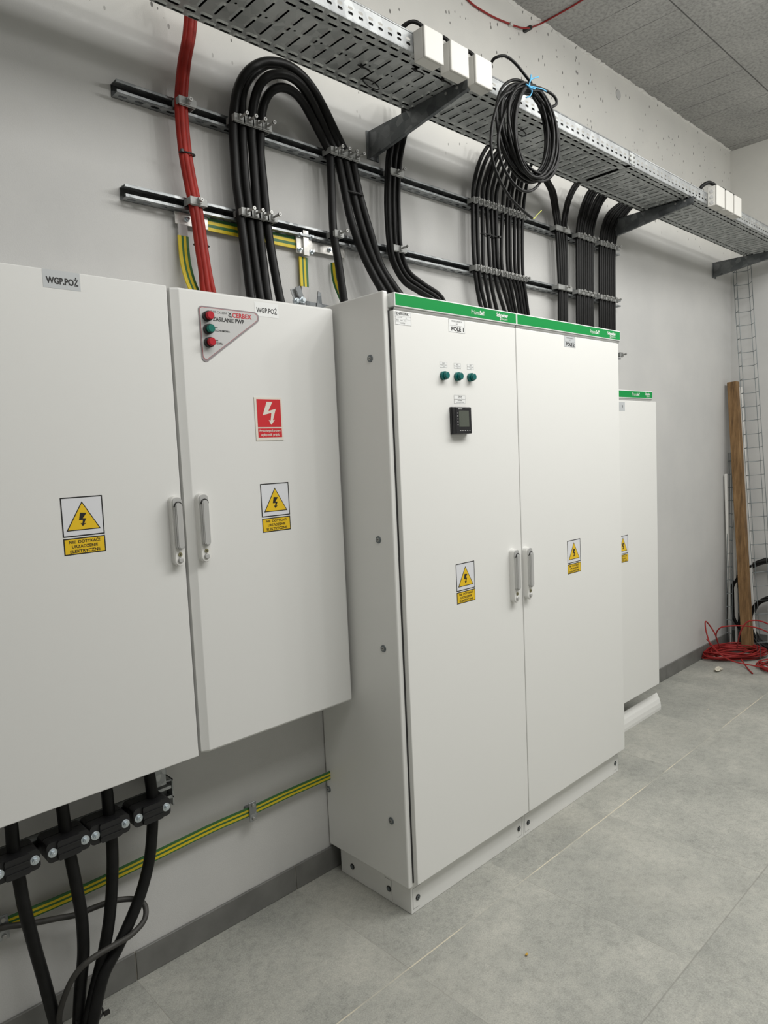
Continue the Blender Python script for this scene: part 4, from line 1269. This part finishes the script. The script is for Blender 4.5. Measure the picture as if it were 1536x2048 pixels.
# left hanging strip
GV = [(0, .3, 'gndy'), (.3, .5, 'gndg'), (.5, .75, 'gndy'), (.75, 1, 'gndg')]
t = thing('earthing_strip', (.765, -.03, 2.20), 'striped earthing strip hanging from the left end of the bar, left of the red cables', 'earthing strip')
b = MB(); k = 8
pl = smooth([at(366, 472, y=-.020), at(368, 500, y=-.022), at(372, 530, y=-.028), at(380, 560, y=-.042), at(388, 580, y=-.055), at(397, 605, y=-.07)], 3)
b.ribbon(pl, ([(1, 0, 0)] * len(pl), [(0, -1, 0)] * len(pl)), .036, .005, GV)
b.build('striped_sleeve', t)
b = MB().m('baredull'); q0 = pl[0]
b.box(q0.x - .016, q0.x + .016, -.0225, -.0190, q0.z, zt - .019); b.build('bare_bar', t)
t = thing('earthing_strip', (1.225, -.02, 2.24), 'striped yellow-green earthing strip hanging straight below the cross clamp', 'earthing strip')
b = MB(); xx = 1.2290
b.ribbon([(xx, -.016, zt - .045), (xx, -.016, zt - .10), (xx, -.016, zt - .148)], ([(1, 0, 0)] * 3, [(0, -1, 0)] * 3), .036, .005, GV)
b.build('striped_sleeve', t)
b = MB().m('baredull'); b.box(xx - .014, xx + .014, -.0180, -.0145, 2.09, zt - .148); b.build('bare_bar', t)
b = MB()
pl = smooth([at(667, 525, y=-.018), at(668, 545, y=-.02), at(673, 570, y=-.026), at(684, 598, y=-.034), at(692, 615, y=-.04)], 3)
b.ribbon(pl, ([(.5, -.85, 0)] * len(pl), [(-.85, -.5, 0)] * len(pl)), .022, .004, [(0, .35, 'gndg'), (.35, .8, 'gndy'), (.8, 1, 'gndg')])
tag(b.build('earthing_strip'), 'narrow yellow-green earthing strip half hidden behind the single thick cable', 'earthing strip')
# bolted lugs and angle pieces above the cabinet top
t = thing('mounting_lug', (1.19, -.03, 2.12), 'zinc mounting lugs with two blue-white bolts standing above the wall cabinet top', 'mounting lug')
for i, (pa, pb) in enumerate((((597, 612), (585, 577)), ((608, 610), (595, 573)))):
    A = at(*pa, y=-.05 - .012 * i); B = at(*pb, y=-.05 - .012 * i)
    b = MB().m('galvlip' if i == 0 else 'galvdark'); b.bar(A, B, .022, .003, (0, 1, 0), .0006); b.build('lug_plate', t)
    p = at(*((593, 602), (605, 600))[i], y=-.058 - .012 * i)
    b = MB().m('bolt'); b.cyl((p.x, p.y + .008, p.z), (p.x, p.y - .003, p.z), .0115, .011, 16); b.cyl((p.x, p.y - .003, p.z), (p.x, p.y - .011, p.z), .0075, .007, 6); b.build('bolt', t)
A, B, Cc, D = at(612, 602, y=-.04), at(660, 614, y=-.04), at(640, 612, y=-.04), at(634, 583, y=-.04)
b = MB().m('galvdark')
b.prism([(A.x, 2.07), (B.x + .04, 2.07), (B.x + .02, B.z + .003), (A.x, A.z)], -.043, -.040)
b.prism([(at(628, 607, y=-.044).x, 2.07), (at(645, 610, y=-.044).x, 2.07), (at(641, 586, y=-.044).x, at(641, 586, y=-.044).z), (D.x, D.z)], -.047, -.0435)
tag(b.build('angle_bracket'), 'dull grey angle bracket with upright tab, right of the bolted lugs above the wall cabinet', 'bracket')
b = MB().m('galvdark'); p = at(548, 603, y=-.05); b.prism([(p.x - .008, 2.09), (p.x + .012, 2.09), (p.x + .008, p.z + .006)], -.053, -.050)
tag(b.build('metal_tab'), 'tiny grey metal tab above the wall cabinet between two thick cables', 'bracket')

# ------------------------------------------------------------------ lower left: cleats, thick cables, earth strip
CY = -.115
cr2 = 2.194
def low(pts, y): return cr(cr2, 0, 1380, pts, y)
ck = [
    [(48, 590), (58, 690), (82, 820), (108, 960), (150, 1120), (198, 1290), (245, 1466)],
    [(272, 510), (290, 640), (316, 765), (343, 900), (361, 1020), (366, 1160), (352, 1310), (345, 1466)],
    [(468, 440), (478, 550), (492, 680), (493, 830), (480, 1000), (455, 1150), (415, 1320), (385, 1466)],
    [(655, 370), (668, 480), (669, 590), (656, 740), (622, 880), (572, 1010), (512, 1140), (452, 1260), (405, 1466)],
]
for i, pts in enumerate(ck):
    n = len(pts)
    yy = [CY - .02 * max(0, (k - 2) / (n - 3)) * (.2 if i == 0 else .6) - (.035 if i == 2 else .05 if i == 3 else 0) * max(0, (k - 3) / (n - 4)) for k in range(n)]
    path = low(pts, yy)
    f0 = path[0]
    path = [Vector((f0.x - .012, CY, .722))] + [q for q in path if q.z < .715]
    l = path[-1]; d = (path[-1] - path[-2]).normalized()
    path.append(l + d * (l.z - .004) / max(.2, -d.z) if l.z > .02 else l)
    if path[-1].z < .004: path[-1].z = .004
    cable(path, .0165, 'thick black cable running through a cleat to the floor, %s of four' % nth(i, 4), 'thick cables under the wall cabinet', seg=14)
# cleats
def cleat(cx, cz, label):
    t = thing('cable_cleat', (cx, CY, cz), label, 'cable cleat', 'black cable cleats')
    W, H = .056, .027
    for nm, y0, y1 in (('front_shell', CY - .046, CY - .002), ('rear_shell', CY + .001, CY + .036)):
        b = MB().m('cleat')
        front = nm == 'front_shell'
        b.prism(rounded([(cx - W, cz - H), (cx + W, cz - H), (cx + W, cz + H), (cx - W, cz + H)], .012), y0 + (.007 if front else 0), y1 if front else y1)
        if front: b.prism(rounded([(cx - .030, cz - H * .98), (cx + .030, cz - H * .98), (cx + .030, cz + H * .98), (cx - .030, cz + H * .98)], .006), y0, y0 + .0075)
        if front:
            for zz in (-.011, .008): b.bar((cx - .028, y0 - .001, cz + zz), (cx + .028, y0 - .001, cz + zz), .004, .003, (0, 1, 0))
        b.build(nm, t)
    for sx in (-1, 1):
        x = cx + sx * .042; yb = CY - .039
        b = MB().m('bolt'); b.cyl((x, yb, cz), (x, yb - .003, cz), .0122, .0118, 20); b.cyl((x, yb - .003, cz), (x, yb - .010, cz), .0075, .0070, 6, False); b.cyl((x, yb - .010, cz), (x, yb - .012, cz), .004, .0035, 8)
        b.build('bolt', t)
    return t
k_ = 4.042
for i, (a_, c_) in enumerate(((145, 840), (565, 672), (900, 528), (1240, 388))):
    # midpoint between the two bolt heads
    p = at(a_ / k_, 1530 + c_ / k_, y=CY - .045)
    cleat(p.x, .585, 'black plastic two-bolt cable cleat under the wall cabinet, %s of four' % nth(i, 4))
# rail carrying the cleats and its end bracket
b = MB().m('railshade'); b.box(-.20, .552, CY + .052, CY + .056, .566, .606)
b.m('rail'); b.box(-.20, .560, CY + .036, CY + .0555, .603, .606); b.box(-.20, .560, CY + .036, CY + .0555, .566, .569)
b.box(-.20, .560, CY + .0362, CY + .038, .566, .575); b.box(-.20, .560, CY + .0362, CY + .038, .597, .606)
tag(b.build('support_rail'), 'short steel rail carrying the black cleats under the wall cabinet', 'mounting rail')
b = MB().m('rail'); ex = .536
A = [(ex, CY + .056, .560), (ex, -.001, .560), (ex, -.001, .610), (ex, CY + .056, .610)]
b.box(ex - .004, ex + .040, CY + .0565, -.0005, .555, .560); b.box(ex - .004, ex + .040, CY + .0565, -.0005, .610, .615)
b.box(ex + .036, ex + .040, CY + .0565, -.0005, .530, .615)
b.box(ex - .02, ex + .046, -.0045, -.0005, .525, .690)
b.m('galvdark'); b.face([(ex + .004, CY + .056, .615), (ex + .04, -.0046, .615), (ex + .04, -.0046, .690), (ex + .0, CY + .040, .672)])
b.m('rail'); b.box(ex - .03, ex + .006, CY + .03, CY + .05, .618, .680)
tag(b.build('rail_bracket'), 'bent zinc bracket fixing the right end of the cleat rail to the wall', 'bracket')

# thin loop cable
pl = low([(-15, 1055), (20, 1040), (150, 1022), (250, 1002), (340, 985), (420, 952), (500, 925), (580, 917), (622, 930), (640, 962), (630, 1015), (575, 1075), (510, 1115), (440, 1155), (370, 1205), (320, 1265), (285, 1340), (262, 1420), (258, 1480)],
         [-.04, -.045, -.05, -.055, -.065, -.075, -.085, -.10, -.115, -.135, -.155, -.17, -.18, -.185, -.18, -.17, -.155, -.14, -.13])
l = pl[-1]
if l.z < .008: l.z = .008
cable(pl, .0080, 'thin dusty black cable making a loop in front of the thick cables near the floor', None, 'cabledusty', 'loop_cable', 10)
# earth strip along the wall
t = thing('earthing_strip', (.6, -.03, .38), 'long yellow-green striped earthing strip running low along the wall behind the thick cables', 'earthing strip')
b = MB()
pl = smooth([(-.6, -.030, .380), (.0, -.030, .381), (.25, -.031, .3745), (.50, -.030, .379), (.72, -.029, .386), (.86, -.030, .3850), (1.03, -.030, .388), (1.215, -.030, .3860), (1.30, -.030, .386)], 5)
n = len(pl)
b.ribbon(pl, ([(0, 0, -1)] * n, [(0, -1, 0)] * n), .031, .005, [(0, .2, 'gndg'), (.2, .42, 'gndy'), (.42, .62, 'gndg'), (.62, .88, 'gndy'), (.88, 1, 'gndg')])
b.build('striped_sleeve', t)
def strip_clip(x, z, label):
    t = thing('strip_clip', (x, -.02, z), label, 'strip holder')
    b = MB().m('rail'); b.box(x - .014, x + .014, -.040, -.0355, z - .034, z + .034, .001, 1); b.box(x - .012, x + .012, -.0265, -.0005, z - .010, z + .010); b.build('holder_plate', t)
    for zz in (-.024, .024):
        b = MB().m('screw'); b.cyl((x, -.036, z + zz), (x, -.047, z + zz), .007, .006, 8); b.build('screw', t)
    return t
p = at(505, 1619, y=-.036)
strip_clip(p.x, .385, 'zinc two-screw holder clipping the low striped strip to the wall')
p = at(5, 1845, y=-.036)
strip_clip(p.x, .375, 'zinc two-screw holder at the left edge of the photo, end of the thin loop cable')
p = at(208 - 10, 1380 + 1350 / cr2 - 2, y=-.2)
b = MB().m('tie'); b.tube([(p.x - .012 + .034 * math.cos(t_), -.150 + .034 * math.sin(t_), .085 + .003 * math.cos(t_)) for t_ in [2 * math.pi * k / 28 for k in range(28)]], .0026, 6, True)
b.box(p.x + .018, p.x + .034, -.176, -.168, .080, .090)
tag(b.build('cable_tie'), 'thin black zip tie around the thick cables just above the floor', 'cable tie')

# ------------------------------------------------------------------ far corner clutter
def post(A, B, w, d, mt, name, label, cat):
    b = MB().m(mt); b.bar(A, B, w, d, (0, -1, 0.1), .004)
    return tag(b.build(name), label, cat)
A = at(1496, 1303, z=0.002); B = at(1466, 764, y=-.055)
post((A.x, A.y, .002), B, .056, .070, 'wood', 'timber_post', 'brown weathered timber post leaning in the far corner', 'timber post')
post((5.158, -.214, .002), (5.192, -.098, 1.96), .026, .022, 'trunking', 'trunking_length', 'long white trunking length leaning right against the brown timber post', 'cable trunking')
post((5.150, -.040, .002), (5.118, -.020, 1.32), .026, .018, 'trunking', 'trunking_length', 'narrow white trunking length standing left of the timber post', 'cable trunking')
post((5.180, -.075, .002), (5.165, -.060, 1.10), .026, .018, 'trunking', 'trunking_length', 'shorter white trunking offcut tucked just left of the timber post', 'cable trunking')

def wire_tray(P0, P1, side, normal, w, h, label, rung=.1, wr=.0022):
    """welded wire basket tray leaning upright, from foot P0 to top P1"""
    b = MB().m('mesh')
    P0, P1 = Vector(P0), Vector(P1); d = (P1 - P0); L = d.length; d.normalize()
    sd = Vector(side).normalized(); nm = Vector(normal).normalized()
    for (a_, c_) in ((-w / 2, 0), (w / 2, 0), (-w / 2, h), (w / 2, h)):
        b.tube([P0 + sd * a_ + nm * c_ + d * L * k / 6 for k in range(7)], wr, 6)
    k = 0
    while k * rung < L:
        q = P0 + d * (k * rung + .02)
        b.tube([q - sd * w / 2 + nm * h, q - sd * w / 2, q - sd * w / 6, q + sd * w / 6, q + sd * w / 2, q + sd * w / 2 + nm * h], wr, 6)
        k += 1
    return tag(b.build('wire_basket_tray'), label, 'wire cable tray')
F = at(1531, 1318, z=.004); T_ = at(1480, 528, y=-.09)
wire_tray((F.x, F.y, .004), T_, (.55, -.83, .05), (-.75, -.6, .1), .10, .06, 'tall galvanised wire basket tray leaning in the far corner right of the timber post')
F = at(1459, 1297, z=.004); T_ = at(1461, 905, y=-.018)
wire_tray((F.x - .01, F.y - .005, .004), (T_.x, -.03, T_.z), (-.15, -1, 0), (-1, .1, 0), .030, .030, 'shorter wire basket tray edge standing left of the white trunking lengths')

# black cable coil leaning behind
def loop_coil(cx, cy, cz, rx, rz, turns, r, yaw, rng, spread, mt, jitter=.02, tiltx=0.0):
    pts = []
    for k in range(turns):
        a_ = rx * (1 + rng.uniform(-jitter, jitter) * 4); c_ = rz * (1 + rng.uniform(-jitter, jitter) * 4)
        off = spread * (k / max(1, turns - 1) - .5)
        for s_ in range(22):
            t = 2 * math.pi * s_ / 22
            u = a_ * math.cos(t); v = c_ * math.sin(t)
            pts.append(Vector((cx + u * math.cos(yaw) + off * math.sin(yaw), cy + u * math.sin(yaw) - off * math.cos(yaw) , cz + v)))
    b = MB().m(mt); b.tube(smooth(pts, 2), r, 7)
    return b
rng = random.Random(11)
b = loop_coil(5.19, -.345, .347, .31, .33, 9, .010, R(88), rng, .075, 'cable', .010)
tag(b.build('cable_coil'), 'large black cable coil leaning upright behind the timber post at the right edge', 'cable coil')
b = loop_coil(5.15, -.345, .212, .165, .195, 8, .010, R(84), rng, .06, 'cable', .015)
tag(b.build('cable_coil'), 'smaller black cable coil standing inside the large one at the right edge', 'cable coil')

# red wire coil on the floor
rng = random.Random(5)
cc = at(1466, 1312, z=0)
pts = []
for k in range(15):
    a_ = .19 + rng.uniform(-.055, .055); c_ = .125 + rng.uniform(-.035, .035); ph = rng.uniform(0, 6.28)
    ox, oy = rng.uniform(-.03, .03), rng.uniform(-.02, .02)
    for s_ in range(20):
        t = 2 * math.pi * s_ / 20
        u, v = a_ * math.cos(t), c_ * math.sin(t)
        yw = R(-38)
        pts.append(Vector((cc.x - .02 + ox + u * math.cos(yw) - v * math.sin(yw), cc.y - .01 + oy + u * math.sin(yw) + v * math.cos(yw), .008 + .0032 * k + .010 * math.sin(t * 2 + ph) ** 2)))
for p in pts:
    if p.y > -.018: p.y = -.018
b = MB().m('redwire'); b.tube(smooth(pts, 2), .0048, 7)
# loose loops springing up from the coil
def arc(ps, yv):
    out = []
    for (q, v) in zip(ps, yv):
        out.append(at(*q, y=v))
    return smooth(out, 5)
b.tube(arc([(1421, 1292), (1412, 1262), (1411, 1243), (1420, 1252), (1430, 1268), (1438, 1292)], [-.10, -.06, -.05, -.06, -.09, -.12]), .0048, 7)
b.tube(arc([(1440, 1296), (1432, 1272), (1440, 1256), (1460, 1252), (1490, 1252), (1515, 1256), (1540, 1266)], [-.14, -.16, -.20, -.25, -.30, -.36, -.42]), .0048, 7)
b.tube(arc([(1474, 1296), (1480, 1266), (1492, 1246), (1506, 1241), (1524, 1243), (1545, 1252)], [-.25, -.30, -.34, -.38, -.42, -.46]), .0048, 7)
b.tube(arc([(1413, 1278), (1424, 1290), (1440, 1308), (1465, 1322), (1500, 1330), (1545, 1338)], [-.08, -.12, -.20, -.30, -.40, -.50]), .0048, 7)
q = [at(1482, 1318, z=.05), at(1490, 1330, z=.02), at(1498, 1340, z=.006), at(1505, 1347, z=.006)]
b.tube(smooth(q, 4), .0048, 7)
tag(b.build('wire_coil'), 'tangled coil of thin red wire lying on the floor in the far corner', 'wire coil')
rng = random.Random(9)
pts = []
cc2 = at(1552, 1338, z=0)
for k in range(6):
    a_ = .12 + rng.uniform(-.03, .03); c_ = .10 + rng.uniform(-.03, .03)
    for s_ in range(18):
        t = 2 * math.pi * s_ / 18
        pts.append(Vector((cc2.x + a_ * math.cos(t), cc2.y + c_ * math.sin(t), .008 + .006 * k + .004 * math.sin(3 * t) ** 2)))
b = MB().m('redwire'); b.tube(smooth(pts, 2), .0048, 7)
tag(b.build('wire_coil'), 'second red wire coil cut off by the right edge of the photo', 'wire coil')

# scraps on the floor
def scrap(p, sx, sy, h, mt, name, label, seed):
    rng = random.Random(seed)
    b = MB().m(mt)
    bm = bmesh.new(); bmesh.ops.create_icosphere(bm, subdivisions=2, radius=1)
    for v in bm.verts:
        k = 1 + rng.uniform(-.35, .35)
        v.co = Vector((v.co.x * sx * k, v.co.y * sy * k, (v.co.z * .5 + .5) * h * k))
    bm.transform(Matrix.Translation((p.x, p.y, .0005)))
    b._merge(bm)
    return tag(b.build(name), label, 'scrap')
scrap(at(1436, 1342, z=0), .045, .022, .022, 'paper', 'crumpled_paper', 'crumpled pale paper scrap on the floor in front of the red wire coil', 2)
scrap(at(1053, 1911, z=0), .006, .004, .006, 'ochre', 'floor_scrap', 'tiny ochre scrap on the floor in the foreground', 4)
scrap(at(1416, 1391 + 28, z=0), .008, .004, .003, 'paper', 'floor_scrap', 'tiny pale flake on the floor right of the curved cover strip', 6)

# ------------------------------------------------------------------ light
w = bpy.data.worlds.new('world'); bpy.context.scene.world = w
w.use_nodes = True
w.node_tree.nodes['Background'].inputs[0].default_value = (0.9, 0.95, 1, 1)
w.node_tree.nodes['Background'].inputs[1].default_value = 0.05
def lamp(x, y, z, e, rad=.10, col=(1, .99, .965)):
    l = bpy.data.lights.new('ceiling_lamp', 'POINT'); l.shadow_soft_size = rad; l.energy = e; l.color = col
    o = bpy.data.objects.new('ceiling_lamp', l); o.location = (x, y, z); C.objects.link(o)
    return o
# suspended tube fittings, each as a short row of points
for cx, e in ((2.35, 37), (4.7, 13), (-1.3, 8)):
    for k in (-.45, 0, .45): lamp(cx + k, -1.6, 3.06, e / 3, .05)
def strip(x, y, z, sx, sy, e, tilt=0, col=(1, .99, .965)):
    l = bpy.data.lights.new('fill_light', 'AREA'); l.shape = 'RECTANGLE'; l.size = sx; l.size_y = sy; l.energy = e; l.color = col
    o = bpy.data.objects.new('fill_light', l); o.location = (x, y, z); o.rotation_euler = (R(tilt), 0, 0); C.objects.link(o)
    return o
strip(2.3, -2.2, 3.64, 4.6, 1.4, 122, 0)  # broad fill light added under the ceiling to lift the ambient level

sc = bpy.context.scene
sc.view_settings.view_transform = 'Standard'
sc.view_settings.look = 'None'
sc.view_settings.exposure = 0
sc.cycles.max_bounces = 8
sc.cycles.diffuse_bounces = 4
for o in sc.objects:
    if '_w' in o: del o['_w']
